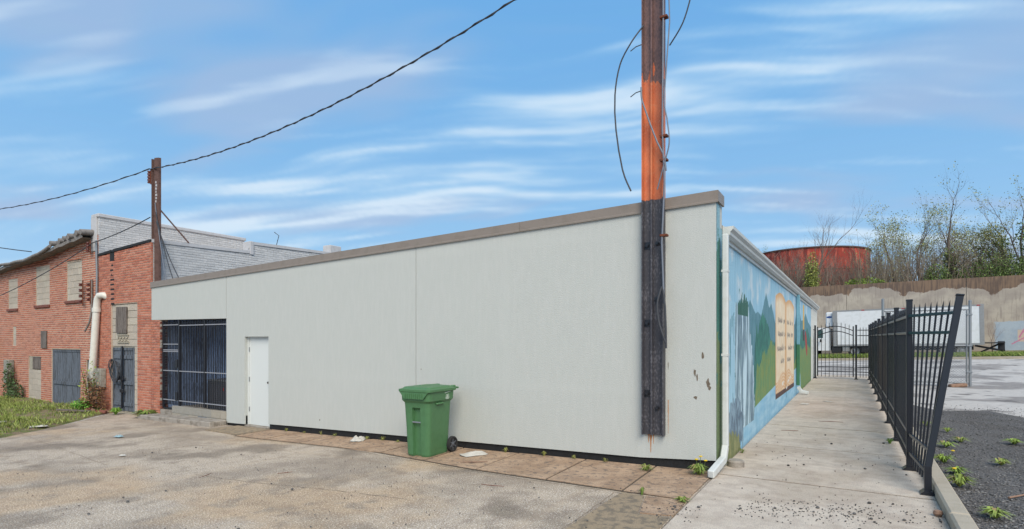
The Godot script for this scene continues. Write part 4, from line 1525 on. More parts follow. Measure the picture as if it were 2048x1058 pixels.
	tube(st, gp, 0.05, 8)
	obj("old_gutter", st, M.old_roof, rf)
	for i in 9:
		st = S()
		var a := 6.0 + i * 0.26
		var y: float = eave.call(a) + 0.06 + rr(-0.02, 0.03)
		tube(st, [Vector3(a, y, 0.34 + rr(-0.05, 0.05)), Vector3(a, y + 0.1, -0.5)], 0.085, 10)
		obj("roof_tile", st, M.old_roof, rf)
	# things on the brick fronts
	st = S()
	var ps := [Vector3(0.18, 3.0, -0.05), Vector3(0.14, 3.05, 0.03), Vector3(0.0, 3.04, 0.08), Vector3(-0.1, 2.94, 0.09), Vector3(-0.13, 2.7, 0.1), Vector3(-0.2, 1.5, 0.14), Vector3(-0.32, -0.25, 0.22)]
	tube(st, ps, 0.095, 14)
	var pv := thing("vent_pipe", "thick white plastic vent pipe leaning on the brick wall", "pipe", Vector3(-17.35, 0, 0))
	obj("pipe", st, M.pvc, pv)
	st = S()
	lathe(st, [[0.1, -0.06], [0.115, -0.06], [0.115, 0.06], [0.1, 0.06]], Vector3(-0.135, 2.62, 0.1), 14)
	obj("collar", st, M.pvc, pv)
	for q in [[-17.3, 0.62, "pale grey meter box on the brick wall behind the white pipe", 0.42, 0.55], [-24.6, 0.6, "rusty pale meter box on the brick wall beside the ivy", 0.5, 0.85]]:
		var mb := thing("meter_box", q[2], "meter box", Vector3(q[0], q[1], 0.008))
		st = S()
		bx(st, -q[3] / 2, q[3] / 2, -q[4] / 2, q[4] / 2, 0.0, 0.16, 0.015)
		obj("case", st, M.meter, mb)
		st = S()
		bx(st, -q[3] / 2 + 0.03, q[3] / 2 - 0.03, -q[4] / 2 + 0.03, q[4] / 2 - 0.03, 0.16, 0.168)
		obj("cover", st, M.meter, mb)
	insulator_rack("insulator_rack", "rusty rack of brown insulators on bracket beside the blocked window", Vector3(-18.45, 3.42, 0.09), 4, 0.17, Vector3(-1, 0, 0.3).normalized())
	insulator_rack("insulator_rack", "rusty rack of brown insulators above the dangling wall conduit", Vector3(-17.95, 3.4, 0.08), 4, 0.15, Vector3(-1, 0, 0.3).normalized())
	insulator_rack("insulator_rack", "bent rack of insulators just under the roof end", Vector3(-17.9, 4.62, 0.1), 3, 0.1, Vector3(-1, 0, 0.4).normalized())
	st = S()
	tube(st, [Vector3(0, 1.55, 0.05), Vector3(0.0, 0.6, 0.05), Vector3(-0.08, 0.25, 0.08), Vector3(-0.28, 0.0, 0.12)], 0.028, 7)
	(tag(obj("conduit", st, M.old_roof), "grey conduit dangling loose from the brick wall", "conduit") as Node3D).position = Vector3(-17.95, 2.0, 0.0)
	st = S()
	tube(st, [Vector3(0, 0, 0.05), Vector3(0.02, 1.2, 0.04), Vector3(-0.02, 2.2, 0.05)], 0.03, 7)
	(tag(obj("conduit", st, M.galv), "thin pale conduit rising along the joint between the brick fronts", "conduit") as Node3D).position = Vector3(-17.63, 2.5, 0.0)
	# sliver of the next building with its porch, far left
	var h := thing("porch_house", "weathered house with a dark porch roof at the end of the yard", "house", Vector3(-31.2, -0.9, 0))
	st = S()
	bx(st, -5, 5.15, 0, 5.0, -9, -0.4)
	obj("wall", st, M.mortar, h)
	st = S()
	prism(st, [Vector2(-0.1, 5.0), Vector2(-9.3, 5.0), Vector2(-4.7, 6.6)], Vector3(-5.2, 0, 0), Vector3.BACK, Vector3.UP, Vector3(10.4, 0, 0))
	obj("roof", st, M.old_roof, h)
	st = S()
	bx(st, -4, 5.12, 2.45, 2.7, -0.4, 1.0, 0.02)
	obj("porch_roof", st, M.truck_black, h)
	for x in [4.9, 2.0]:
		st = S()
		bx(st, x, x + 0.12, 0.3, 2.45, 0.8, 0.92, 0.01)
		obj("post", st, M.old_wood, h)
	var iv := bush("ivy_plant", "dark ivy climbing the porch post beside the brick wall", "ivy", Vector3(-26.2, -0.5, 0.7), Vector3(0.4, 2.9, 0.4), 1500, rgb(74, 92, 52), false)
	iv.get_child(1).name = "ivy_leaves"

# vertical steel column with u across and v by height for its paint
func column_mesh(poly: Array, y0: float, y1: float) -> SurfaceTool:
	var st := S()
	var n := poly.size()
	var steps := 12
	for i in n:
		var a: Vector2 = poly[i]
		var b: Vector2 = poly[(i + 1) % n]
		var nn := Vector3(-(b - a).y, 0, (b - a).x).normalized()
		for k in steps:
			var ya := lerpf(y0, y1, float(k) / steps)
			var yb := lerpf(y0, y1, float(k + 1) / steps)
			var v := []
			for q in [[a, ya], [a, yb], [b, yb], [b, ya]]:
				v.append([Vector3(q[0].x, q[1], q[0].y), nn, Vector2((q[0].x + q[0].y) * 1.6, 1.0 - q[1] / 8.4)])
			tri3(st, v[0], v[1], v[2])
			tri3(st, v[0], v[2], v[3])
	var idx := Geometry2D.triangulate_polygon(PackedVector2Array(poly))
	for y in [y0, y1]:
		for i in range(0, idx.size(), 3):
			var v := []
			for k in 3:
				var p: Vector2 = poly[idx[i + k]]
				v.append([Vector3(p.x, y, p.y), Vector3.UP if y == y1 else Vector3.DOWN, Vector2(p.x, 1.0 - y / 8.4)])
			tri3(st, v[0], v[1], v[2])
	return st

func sag(a: Vector3, b: Vector3, drop: float, n := 20) -> Array:
	var r := []
	for i in n + 1:
		var t := float(i) / n
		r.append(a.lerp(b, t) - Vector3.UP * drop * 4.0 * t * (1.0 - t))
	return r

func build_columns() -> void:
	var sec := [[0.0, 0.008], [0.0, 0.11], [0.014, 0.11], [0.02, 0.04], [0.118, 0.036], [0.118, 0.085], [0.142, 0.085], [0.142, 0.036], [0.276, 0.04], [0.284, 0.12], [0.3, 0.12], [0.3, 0.008]].map(func(p): return Vector2(p[0], p[1]))
	var c := thing("steel_column", "tall steel column bolted to the grey wall, black below and rust orange above", "column", Vector3(-0.955, 0, 0))
	obj("column", column_mesh(sec, 0.42, 8.3), M.column, c)
	for q in [[0.06, 3.0], [0.06, 1.94], [0.06, 0.98], [0.2, 3.02], [0.19, 2.27], [0.2, 0.79]]:
		var st := S()
		lathe(st, [[0.0, 0.045], [0.018, 0.045], [0.018, 0.03], [0.028, 0.03], [0.028, 0.0]], Vector3(q[0], q[1], 0.037), 6, Basis(Vector3.RIGHT, PI / 2))
		if q[0] < 0.1:
			bx(st, q[0] - 0.045, q[0] + 0.045, q[1] - 0.05, q[1] + 0.05, 0.036, 0.044)
		obj("bolt", st, M.black_iron, c)
	# rust run and chipped render below and beside it
	var bd := get_node("commercial_building")
	var rs := S()
	for q in [[-0.86, 0.42, 0.17, 0.016], [-0.89, 0.42, 0.3, 0.01], [-0.82, 0.42, 0.29, 0.008], [-0.62, 0.9, 0.45, 0.006]]:
		rs = S()
		var L := []
		var Rr := []
		for i in 9:
			var t := i / 8.0
			var w: float = q[3] * (1.0 - 0.75 * t) * rr(0.7, 1.3)
			L.append(Vector2(q[0] - w, lerpf(q[1], q[2], t)))
			Rr.push_front(Vector2(q[0] + w, lerpf(q[1], q[2], t)))
		prism(rs, L + Rr, Vector3.ZERO, Vector3.RIGHT, Vector3.UP, Vector3(0, 0, 0.002))
		obj("rust_stain", rs, M.rust_run, bd)
	for q in [[-0.17, 1.5, 0.025, 0.05], [-0.27, 1.28, 0.02, 0.06], [-0.1, 1.14, 0.025, 0.07], [-0.26, 0.95, 0.03, 0.02], [-0.08, 1.08, 0.02, 0.03], [-0.24, 1.22, 0.012, 0.05], [-0.62, 1.37, 0.006, 0.05], [-5.0, 1.2, 0.01, 0.015], [-7.7, 0.1, 0.02, 0.02]]:
		rs = S()
		var pl := []
		for i in 9:
			pl.append(Vector2(q[0] + cos(TAU * i / 9) * q[2] * rr(0.5, 1.2), q[1] + sin(TAU * i / 9) * q[3] * rr(0.5, 1.2)))
		prism(rs, pl, Vector3.ZERO, Vector3.RIGHT, Vector3.UP, Vector3(0, 0, 0.002))
		obj("chipped_render", rs, M.chip, bd)
	# cables that hang on it
	var hang := [
		[[[-0.93, 6.0, 0.1], [-1.07, 5.76, 0.2], [-1.228, 5.5, 0.2], [-1.301, 5.1, 0.2], [-1.286, 4.615, 0.2], [-1.192, 4.05, 0.2], [-1.071, 3.74, 0.2]], 0.011, "dark stiff cable curving loose from the left of the steel column"],
		[[[-0.7, 8.2, 0.15], [-0.2, 6.9, 0.2], [-0.24, 6.3, 0.2], [-0.36, 5.85, 0.2], [-0.56, 5.6, 0.15]], 0.009, "dark cable looping in to the upper right of the steel column"],
		[[[-0.65, 8.0, 0.16], [-0.64, 6.0, 0.16], [-0.65, 4.5, 0.17], [-0.62, 3.8, 0.17], [-0.66, 3.0, 0.16], [-0.63, 2.2, 0.16]], 0.012, "grey cable running straight down the right flange of the column"],
		[[[-0.6, 7.6, 0.16], [-0.55, 5.9, 0.18], [-0.62, 4.95, 0.18], [-0.58, 4.6, 0.18], [-0.55, 4.3, 0.2], [-0.62, 4.05, 0.18], [-0.72, 3.72, 0.16]], 0.009, "pale wire bulging away from the rust orange part of the column"],
		[[[-0.95, 5.15, 0.13], [-0.93, 4.95, 0.15], [-0.82, 4.62, 0.16], [-0.72, 4.35, 0.17], [-0.63, 4.15, 0.17], [-0.6, 3.95, 0.17]], 0.012, "pale cable crossing the rust orange part of the column"],
		[[[-0.66, 2.42, 0.16], [-0.71, 2.2, 0.19], [-0.69, 1.95, 0.19], [-0.62, 1.72, 0.18], [-0.6, 1.66, 0.17]], 0.015, "thick cable end hanging in a loop on the black column"],
		[[[-0.65, 2.42, 0.16], [-0.61, 2.15, 0.18], [-0.6, 1.85, 0.18], [-0.6, 1.6, 0.17]], 0.014, "short thick cable end hanging straight on the black column"]]
	for i in hang.size():
		var pts := []
		var raw: Array = hang[i][0]
		var cv := Curve3D.new()
		for k in raw.size():
			var p := Vector3(raw[k][0], raw[k][1], raw[k][2])
			var pv := Vector3(raw[maxi(k - 1, 0)][0], raw[maxi(k - 1, 0)][1], raw[maxi(k - 1, 0)][2])
			var nx := Vector3(raw[mini(k + 1, raw.size() - 1)][0], raw[mini(k + 1, raw.size() - 1)][1], raw[mini(k + 1, raw.size() - 1)][2])
			cv.add_point(p, (pv - nx) / 6.0, (nx - pv) / 6.0)
		for p in cv.tessellate(4, 3):
			pts.append(p)
		var st := S()
		tube(st, pts, hang[i][1], 6)
		tag(obj("hanging_cable", st, M.pale_cable if i in [2, 3, 4] else M.cable), hang[i][2], "cable", "cables on the steel column")
	for q in [[6.05, -0.98, "short wire stub sticking out near the top of the rust orange paint"], [5.42, -1.0, "bent wire stub with a clip on the rust orange steel"]]:
		var st := S()
		tube(st, [Vector3(-0.94, q[0] - 0.3, 0.1), Vector3(-1.03, q[0] - 0.32, 0.12), Vector3(-1.1, q[0] - 0.37, 0.14)], 0.007, 5)
		tag(obj("wire_stub", st, M.cable), q[2], "wire", "wire stubs on the steel column")
	# clips on the column
	for y in [6.0, 4.42, 4.1, 3.1]:
		var st := S()
		bx(st, 0.27, 0.37, y - 0.015, y + 0.015, 0.1, 0.18, 0.004)
		obj("cable_clip", st, M.rusty, c)
	# second column, on the corner of the white brick wall
	var d := thing("steel_column", "brown steel column standing at the corner of the white painted brick wall", "column", Vector3(-14.62, 3.12, -0.16))
	obj("column", column_mesh([Vector2(0, 0), Vector2(0, 0.1), Vector2(0.03, 0.1), Vector2(0.035, 0.05), Vector2(0.15, 0.05), Vector2(0.155, 0.1), Vector2(0.18, 0.1), Vector2(0.3, 0.06), Vector2(0.31, 0.0)], 0.0, 3.5), M.rust_brown, d)
	var st := S()
	bx(st, -0.1, 0.42, -0.0, 0.14, -0.12, 0.15, 0.01)
	obj("foot_block", st, M.white_mortar, d)
	st = S()
	for k in 7:
		bx(st, 0.2 + 0.01 * (k % 2), 0.235 + 0.01 * (k % 3), 2.3 + k * 0.085, 2.36 + k * 0.085, 0.05, 0.095)
	obj("peeling_paint", st, M.white_mortar, d)
	st = S()
	tube(st, [Vector3(0.28, 2.1, 0.0), Vector3(0.74, 1.25, -0.5)], 0.02, 7)
	obj("brace", st, M.rust_brown, d)
	insulator_rack("insulator_rack", "small rack of four insulators on the brown steel column", Vector3(-14.68, 6.28, -0.08), 4, 0.08, Vector3(-1, 0, 0))
	var wires := [
		["overhead_cable", "twisted dark overhead cable running from the tall column across the sky", [Vector3(-0.9, 7.55, 0.1), Vector3(-14.7, 6.36, -0.05)], 0.62, 0.012],
		["overhead_cable", "dark overhead cable leaving the brown column towards the far left", [Vector3(-14.7, 6.36, -0.05), Vector3(-44.0, 9.6, 1.0)], 1.1, 0.012],
		["wall_cable", "black cable slung from the brown column across the brick front", [Vector3(-14.66, 5.05, -0.05), Vector3(-17.75, 4.62, 0.12)], 0.05, 0.014],
		["wall_cable", "black cable sagging over the blocked up windows of the brick front", [Vector3(-17.75, 4.6, 0.12), Vector3(-26.0, 3.25, 0.25)], 0.12, 0.014],
		["service_cable", "thin dark cable coming in to the brick building's roof edge", [Vector3(-21.6, 4.66, 0.36), Vector3(-40.0, 9.0, 3.0)], 0.5, 0.016]]
	for q in wires:
		st = S()
		var pts := sag(q[2][0], q[2][1], q[3], 40)
		tube(st, pts, q[4], 5)
		if q[0] == "overhead_cable":
			var tw := []
			for i in 121:
				var t := i / 120.0
				var p: Vector3 = q[2][0].lerp(q[2][1], t) - Vector3.UP * q[3] * 4.0 * t * (1.0 - t)
				tw.append(p + Vector3(0, cos(i * 1.3), sin(i * 1.3)) * 0.018)
			tube(st, tw, 0.009, 5)
		tag(obj(q[0], st, M.cable), q[1], "cable", "cables overhead" if q[0] == "overhead_cable" else "")
	for k in 3:
		st = S()
		tube(st, sag(Vector3(-14.4 + k * 0.03, 5.4 - k * 0.25, -0.05), Vector3(-14.1 + k * 0.14, 3.26, -0.2 - k * 0.12), 0.12, 12), 0.013, 5)
		tag(obj("column_wire", st, M.cable if k else M.pale_cable), ["pale wire draped down the brown steel column", "dark wire bowing from the brown column to the roof edge", "second dark wire from the brown column to the roof edge"][k], "wire")
	st = S()
	tube(st, [Vector3(0, 0, 0), Vector3(0.14, 0.32, 0), Vector3(-0.1, 0.46, 0)], 0.012, 5)
	(tag(obj("antenna", st, M.cable), "bent thin aerial rod on the white brick parapet", "antenna") as Node3D).position = Vector3(-14.7, 4.85, -3.9)

func fence_x(z: float) -> float:
	return 2.13 + 0.0065 * z

func build_fences() -> void:
	var f := thing("iron_fence", "black iron picket fence along the walk, its last post bent over outwards", "fence")
	var pk := S()
	box(pk, Vector3(0, 1.07, 0), Vector3(0.02, 1.98, 0.02), 0.003)
	for q in 4:
		var a := Vector3(0.01 if q in [0, 3] else -0.01, 2.06, 0.01 if q < 2 else -0.01)
		var nq := (q + 1) % 4
		var b := Vector3(0.01 if nq in [0, 3] else -0.01, 2.06, 0.01 if nq < 2 else -0.01)
		outtri(pk, a, b, Vector3(0, 2.15, 0), Vector3(0, 2.05, 0))
	var pm := pk.commit()
	var post := S()
	box(post, Vector3(0, 1.1, 0), Vector3(0.066, 2.2, 0.066), 0.005)
	box(post, Vector3(0, 2.205, 0), Vector3(0.075, 0.025, 0.075), 0.006)
	var postm := post.commit()
	var foot := S()
	prism(foot, [Vector2(-0.075, 0), Vector2(0.075, 0), Vector2(0.065, 0.02), Vector2(0.036, 0.045), Vector2(-0.036, 0.045), Vector2(-0.065, 0.02)], Vector3(0, 0, -0.075), Vector3.RIGHT, Vector3.UP, Vector3(0, 0, 0.15))
	var footm := foot.commit()
	var zs := [-1.4, -3.75, -5.93, -8.1, -10.27, -12.45, -14.62, -16.8, -18.95]
	var P := []
	for z in zs:
		P.append(Vector3(fence_x(z), G(0, z) + 0.01, z))
	for p in P:
		mesh_node("post", postm, M.black_iron, f, p)
		mesh_node("base_plate", footm, M.black_iron, f, p)
	for i in P.size() - 1:
		var a: Vector3 = P[i]
		var b: Vector3 = P[i + 1]
		for y in [2.0, 1.78, 0.47, 0.23]:
			var st := S()
			beam(st, a + Vector3(0, y, -0.034), b + Vector3(0, y, 0.034), 0.03, 0.036, 0.003, Vector3.RIGHT)
			obj("rail", st, M.black_iron, f)
		var n := 17
		for k in range(1, n):
			mesh_node("picket", pm, M.black_iron, f, a.lerp(b, float(k) / n))
	# the bent end: post leans outwards, rails and pickets dragged along
	var base := Vector3(2.2, G(0, -0.13) + 0.01, -0.13)
	var knee := base + Vector3(0, 0.3, 0)
	var tip := knee + Vector3(0.30, 1.88, -0.19)
	var st := S()
	beam(st, base, knee + Vector3(0, 0.015, 0), 0.066, 0.066, 0.004, Vector3.RIGHT)
	obj("post", st, M.black_iron, f)
	st = S()
	beam(st, knee, tip, 0.066, 0.066, 0.005, Vector3.RIGHT)
	beam(st, tip, tip + (tip - knee).normalized() * 0.02, 0.075, 0.075, 0.005, Vector3.RIGHT)
	var lp := obj("post", st, M.black_iron, f)
	lp.set_meta("label", "fence post bent over near its foot")
	mesh_node("base_plate", footm, M.black_iron, f, base)
	var on := func(y: float) -> Vector3: return base + Vector3(0, y, 0) if y < 0.3 else knee.lerp(tip, (y - 0.3) / 1.88)
	for y in [2.0, 1.78, 0.47, 0.23]:
		st = S()
		beam(st, P[0] + Vector3(0, y, 0.034), on.call(y), 0.03, 0.036, 0.003, Vector3.RIGHT)
		obj("rail", st, M.iron_green if y > 1.0 else M.black_iron, f)
	for k in range(1, 8):
		var t := k / 8.3
		var lo: Vector3 = (P[0] + Vector3(0, 0.08, 0)).lerp(on.call(0.12), t)
		var hi: Vector3 = (P[0] + Vector3(0, 2.06, 0)).lerp(on.call(2.06), t)
		st = S()
		beam(st, lo, hi, 0.02, 0.02, 0.003, Vector3.RIGHT)
		var up := (hi - lo).normalized()
		tube(st, [hi, hi + up * 0.09], [0.012, 0.001], 4)
		obj("picket", st, M.black_iron, f)
	# gate across the end of the walk
	var gz := -18.95
	var gy := G(0, gz) + 0.01
	var g := thing("iron_gate", "arched black iron gate standing closed at the end of the walk", "gate", Vector3(0, gy, gz))
	for x in [0.1, 1.56]:
		mesh_node("post", postm, M.black_iron, g, Vector3(x, 0, 0))
		mesh_node("base_plate", footm, M.black_iron, g, Vector3(x, 0, 0))
	for x in [0.19, 1.46]:
		st = S()
		bx(st, x - 0.022, x + 0.022, 0.1, 2.16, -0.022, 0.022, 0.003)
		obj("stile", st, M.black_iron, g)
	for q in [[1.98, 0.19], [1.78, 0.19]]:
		st = S()
		var pts := []
		for i in 15:
			var t := i / 14.0
			pts.append(Vector3(lerpf(0.19, 1.46, t), q[0] + q[1] * sin(t * PI), 0))
		tube(st, pts, 0.02, 6)
		obj("arched_rail", st, M.black_iron, g)
	for y in [0.5, 0.3]:
		st = S()
		bx(st, 0.2, 1.45, y - 0.016, y + 0.016, -0.015, 0.015, 0.003)
		obj("rail", st, M.black_iron, g)
	for k in range(1, 9):
		var x := lerpf(0.19, 1.46, k / 9.0)
		st = S()
		var h := 2.1 + 0.19 * sin(k / 9.0 * PI)
		bx(st, x - 0.01, x + 0.01, 0.08, h, -0.01, 0.01)
		tube(st, [Vector3(x, h, 0), Vector3(x, h + 0.08, 0)], [0.012, 0.001], 4)
		obj("picket", st, M.black_iron, g)
	st = S()
	bx(st, 1.43, 1.5, 1.0, 1.2, -0.05, 0.05, 0.006)
	obj("latch", st, M.black_iron, g)
	for y in [2.0, 1.78, 0.5, 0.3]:
		st = S()
		bx(st, 1.6, 2.0, y - 0.016, y + 0.016, -0.015, 0.015, 0.003)
		obj("rail", st, M.black_iron, g)
	for x in [1.7, 1.8, 1.9]:
		mesh_node("picket", pm, M.black_iron, g, Vector3(x, 0, 0))
	st = S()
	bx(st, 0.0, 0.07, 2.02, 2.05, -0.015, 0.015)
	obj("wall_tie", st, M.black_iron, g)
	# tall chain link gate beyond the fence
	var c := thing("chain_link_gate", "tall galvanised chain link gate standing open beside the lot", "gate", Vector3(2.4, G(4, -17.2), -17.2))
	for q in [[0.0, 3.1], [2.51, 2.95]]:
		st = S()
		tube(st, [Vector3(q[0], 0.0, 0), Vector3(q[0], q[1], 0)], 0.045, 10)
		lathe(st, [[0.05, 0.0], [0.05, 0.03], [0.0, 0.06]], Vector3(q[0], q[1], 0), 10)
		obj("post", st, M.galv, c)
	for y in [2.68, 1.42, 0.12]:
		st = S()
		tube(st, [Vector3(0.04, y, 0), Vector3(2.47, y, 0)], 0.026, 8)
		obj("rail", st, M.galv, c)
	for x in [0.1, 2.42]:
		st = S()
		tube(st, [Vector3(x, 0.12, 0), Vector3(x, 2.68, 0)], 0.026, 8)
		obj("stile", st, M.galv, c)
	for y in [0.5, 1.42, 2.5]:
		st = S()
		bx(st, 2.4, 2.57, y - 0.03, y + 0.03, -0.06, 0.06, 0.01)
		obj("hinge", st, M.galv, c)
	st = S()
	var step := 0.085
	var w := 2.32
	var hh := 2.56
	for dir in [1.0, -1.0]:
		var s := -hh
		while s < w:
			var x0 := maxf(s, 0.0)
			var x1 := minf(s + hh, w)
			if x1 - x0 > 0.02:
				var a := Vector3(0.1 + x0, 0.12 + (x0 - s), 0.004 * dir)
				var b := Vector3(0.1 + x1, 0.12 + (x1 - s), 0.004 * dir)
				if dir < 0:
					a.y = 2.8 - a.y
					b.y = 2.8 - b.y
				tube(st, [a, b], 0.0045, 3, Color.WHITE, false)
			s += step
	var ml := obj("mesh", st, M.galv, c)
	ml.set_meta("kind", "stuff")
	var bk := thing("brick_fragment", "broken lump of old brick lying at the chain link gate", "rubble", Vector3(4.55, G(4.5, -17.0) + 0.04, -17.0), 0.3)
	st = S()
	box(st, Vector3.ZERO, Vector3(0.5, 0.12, 0.25), 0.03, Basis(Vector3.BACK, 0.1))
	obj("lump", st, M.rubble, bk)

func wheel(parent: Node3D, at: Vector3, r: float, wd: float) -> void:
	var st := S()
	var b := Basis(Vector3.RIGHT, PI / 2)
	lathe(st, [[r * 0.6, -wd / 2], [r * 0.9, -wd / 2], [r, -wd / 2 + 0.05], [r, wd / 2 - 0.05], [r * 0.9, wd / 2], [r * 0.6, wd / 2]], at, 24, b)
	var t := obj("wheel", st, M.rubber, parent)
	st = S()
	lathe(st, [[r * 0.62, -wd / 2], [r * 0.62, wd / 2 - 0.06], [r * 0.3, wd / 2 - 0.1], [r * 0.28, wd / 2 - 0.02], [0.0, wd / 2]], at, 20, b)
	obj("rim", st, M.alu, t)

func build_street() -> void:
	# far kerb and verge in front of the truck
	var yk := func(x): return G(x, -40.0 + 0.113 * x)
	var st := S()
	var q := []
	for i in 13:
		q.append(-30.0 + i * 6.0)
	for i in q.size() - 1:
		var a: float = q[i]
		var b: float = q[i + 1]
		var za := -40.0 + 0.113 * a
		var zb := -40.0 + 0.113 * b
		var pa := Vector3(a, G(a, za), za)
		var pb := Vector3(b, G(b, zb), zb)
		prism(st, [Vector2(0.0, -0.2), Vector2(0.02, 0.13), Vector2(-0.16, 0.14), Vector2(-0.16, -0.2)], pa, Vector3(0, 0, 1), Vector3.UP, pb - pa)
	setting("far_kerb", st, M.kerb)
	st = S()
	for i in q.size() - 1:
		var p := []
		for x in [q[i], q[i + 1]]:
			for d in [0.17, 2.0, 12.0]:
				var z: float = -40.0 + 0.113 * x - d
				p.append(Vector3(x, G(x, -40.0 + 0.113 * x) + 0.13 + 0.02 * d, z))
		quad(st, p[0], p[3], p[4], p[1])
		quad(st, p[1], p[4], p[5], p[2])
	setting("verge", st, M.soil)
	var xf := []
	var cs := []
	for i in 14000:
		var x := rr(-4, 16)
		var d := rr(0.2, 2.4)
		if d > 1.7 and rng.randf() < 0.5:
			continue
		var z := -40.0 + 0.113 * x - d
		var s := rr(1.0, 2.6)
		xf.append(Transform3D(Basis.from_euler(Vector3(rr(-0.5, 0.5), rr(0, TAU), rr(-0.5, 0.5))).scaled(Vector3(s * 2.4, s, s)), Vector3(x, G(x, -40.0 + 0.113 * x) + 0.12 + 0.02 * d, z)))
		cs.append(Color(0.12, 0.2, 0.03).lerp(Color(0.24, 0.28, 0.07), rng.randf()))
	var gs := multimesh("grass", leaf_mesh.blade, xf, cs, M.leaf, self)
	gs.set_meta("kind", "stuff")
	tag(gs, "green grass on the verge in front of the white truck", "grass")
	# retaining wall
	var rw := thing("retaining_wall", "long concrete retaining wall with ragged brown paint along its top", "wall", Vector3(0, 0, -50.5), -0.128)
	var m := StandardMaterial3D.new()
	m.albedo_texture = tex(wall_image())
	m.roughness = 0.92
	for i in 9:
		st = S()
		var x0 := -24.0 + i * 8.3
		var x1 := x0 + 8.27
		var y0 := -0.5
		var y1 := 6.78
		for k in [[x0, x1, 0.0, 0.0], [x1, x1, 0.0, -0.8], [x0, x0, -0.8, 0.0]]:
			var a := Vector3(k[0], y0, k[2])
			var b := Vector3(k[1], y0, k[3])
			var n := Vector3(0, 0, 1) if k[0] != k[1] else Vector3(1, 0, 0)
			var w := []
			for v in [[a, y0], [a, y1], [b, y1], [b, y0]]:
				var p := Vector3(v[0].x, v[1], v[0].z)
				w.append([p, n if k[0] != k[1] or k[0] == x1 else -n, Vector2((p.x + 10.0) / 34.0, 1.0 - p.y / 7.0)])
			tri3(st, w[0], w[1], w[2])
			tri3(st, w[0], w[2], w[3])
		quad(st, Vector3(x0, y1, 0), Vector3(x0, y1, -0.8), Vector3(x1, y1, -0.8), Vector3(x1, y1, 0))
		obj("wall_panel", st, m, rw)
	st = S()
	bx(st, -24, 50, -0.5, 6.7, -0.75, -0.05)
	obj("core", st, M.concrete, rw)
	# hill behind the wall
	st = S()
	grid_sheet(st, span(-90, 120, 6), span(-200, -0.5, 6), func(x, z): return 6.5 + clampf(-z * 0.04, 0.0, 1.2) + 0.12 * sin(x * 0.9) * sin(z * 0.7))
	var hl := setting("hill", st, M.hill)
	hl.position = Vector3(0, 0, -50.5)
	hl.rotation.y = -0.128
	# rusty storage tank
	var tk := thing("storage_tank", "big rusty red steel storage tank rising behind the retaining wall", "tank", Vector3(-3.85, 5.2, -78.5))
	st = S()
	var R := 7.1
	for k in 48:
		var a0 := TAU * k / 48
		var a1 := TAU * (k + 1) / 48
		var w := []
		for v in [[a0, 0.0], [a0, 8.45], [a1, 8.45], [a1, 0.0]]:
			w.append([Vector3(cos(v[0]) * R, v[1], sin(v[0]) * R), Vector3(cos(v[0]), 0, sin(v[0])), Vector2(v[0] * R, v[1])])
		tri3(st, w[0], w[1], w[2])
		tri3(st, w[0], w[2], w[3])
	obj("shell", st, M.tank, tk)
	st = S()
	lathe(st, [[R + 0.02, 8.3], [R + 0.12, 8.3], [R + 0.12, 8.45], [R - 0.1, 8.46], [0.0, 8.9]], Vector3.ZERO, 48)
	obj("roof_rim", st, M.rust_brown, tk)
	for y in [2.8, 5.6]:
		st = S()
		lathe(st, [[R, y - 0.05], [R + 0.03, y - 0.04], [R + 0.03, y + 0.04], [R, y + 0.05]], Vector3.ZERO, 48)
		obj("seam", st, M.rusty, tk)
	# refrigerated truck parked along the verge
	var t := thing("box_truck", "white refrigerated box truck parked along the grass verge", "truck", Vector3(0.03, 0.4, -44.65))
	t.rotation = Vector3(0, -0.113, 0.016)
	st = S()
	bx(st, 0.0, 9.36, 0.98, 3.78, -2.5, 0.0, 0.03)
	var body := obj("cargo_box", st, M.truck_white, t)
	st = S()
	bx(st, 0.0, 9.36, 3.7, 3.8, -0.04, 0.015)
	bx(st, 0.0, 9.36, 0.9, 1.04, -0.04, 0.015)
	bx(st, -0.02, 0.32, 1.05, 3.7, -0.04, 0.018)
	obj("trim_rail", st, M.alu, body)
	st = S()
	bx(st, 9.14, 9.4, 0.92, 3.82, -2.52, 0.02, 0.01)
	obj("rear_frame", st, M.alu, body)
	st = S()
	for x in [2.0, 4.6, 9.0]:
		bx(st, x, x + 0.2, 3.71, 3.77, 0.015, 0.03)
	obj("marker_lamp", st, M.red_lamp, body)
	st = S()
	bx(st, -0.55, -0.02, 2.5, 3.7, -2.2, -0.25, 0.08)
	var rf := obj("refrigeration_unit", st, M.truck_white, t)
	st = S()
	prism(st, _ellipse(-0.29, 3.3, 0.2, 0.08), Vector3(0, 0, -0.25), Vector3.RIGHT, Vector3.UP, Vector3(0, 0, 0.01))
	obj("badge", st, M.badge, rf)
	st = S()
	prism(st, [Vector2(-2.6, 0.55), Vector2(-0.25, 0.55), Vector2(-0.25, 2.35), Vector2(-0.6, 2.45), Vector2(-1.5, 2.4), Vector2(-1.95, 1.55), Vector2(-2.65, 1.4)], Vector3(0, 0, -2.35), Vector3.RIGHT, Vector3.UP, Vector3(0, 0, 2.2))
	var cab := obj("cab", st, M.truck_white, t)
	st = S()
	prism(st, [Vector2(-1.75, 1.6), Vector2(-0.75, 1.6), Vector2(-0.75, 2.25), Vector2(-1.45, 2.25)], Vector3(0, 0, -0.145), Vector3.RIGHT, Vector3.UP, Vector3(0, 0, 0.01))
	obj("side_window", st, M.glass, cab)
	st = S()
	bx(st, -0.95, -0.8, 1.25, 1.5, 0.1, 0.14, 0.01)
	bx(st, -0.9, -0.86, 1.35, 1.4, -0.15, 0.12)
	obj("mirror", st, M.truck_black, cab)
	st = S()
	bx(st, -0.2, 8.8, 0.55, 0.9, -2.1, -0.35)
	obj("chassis", st, M.truck_black, t)
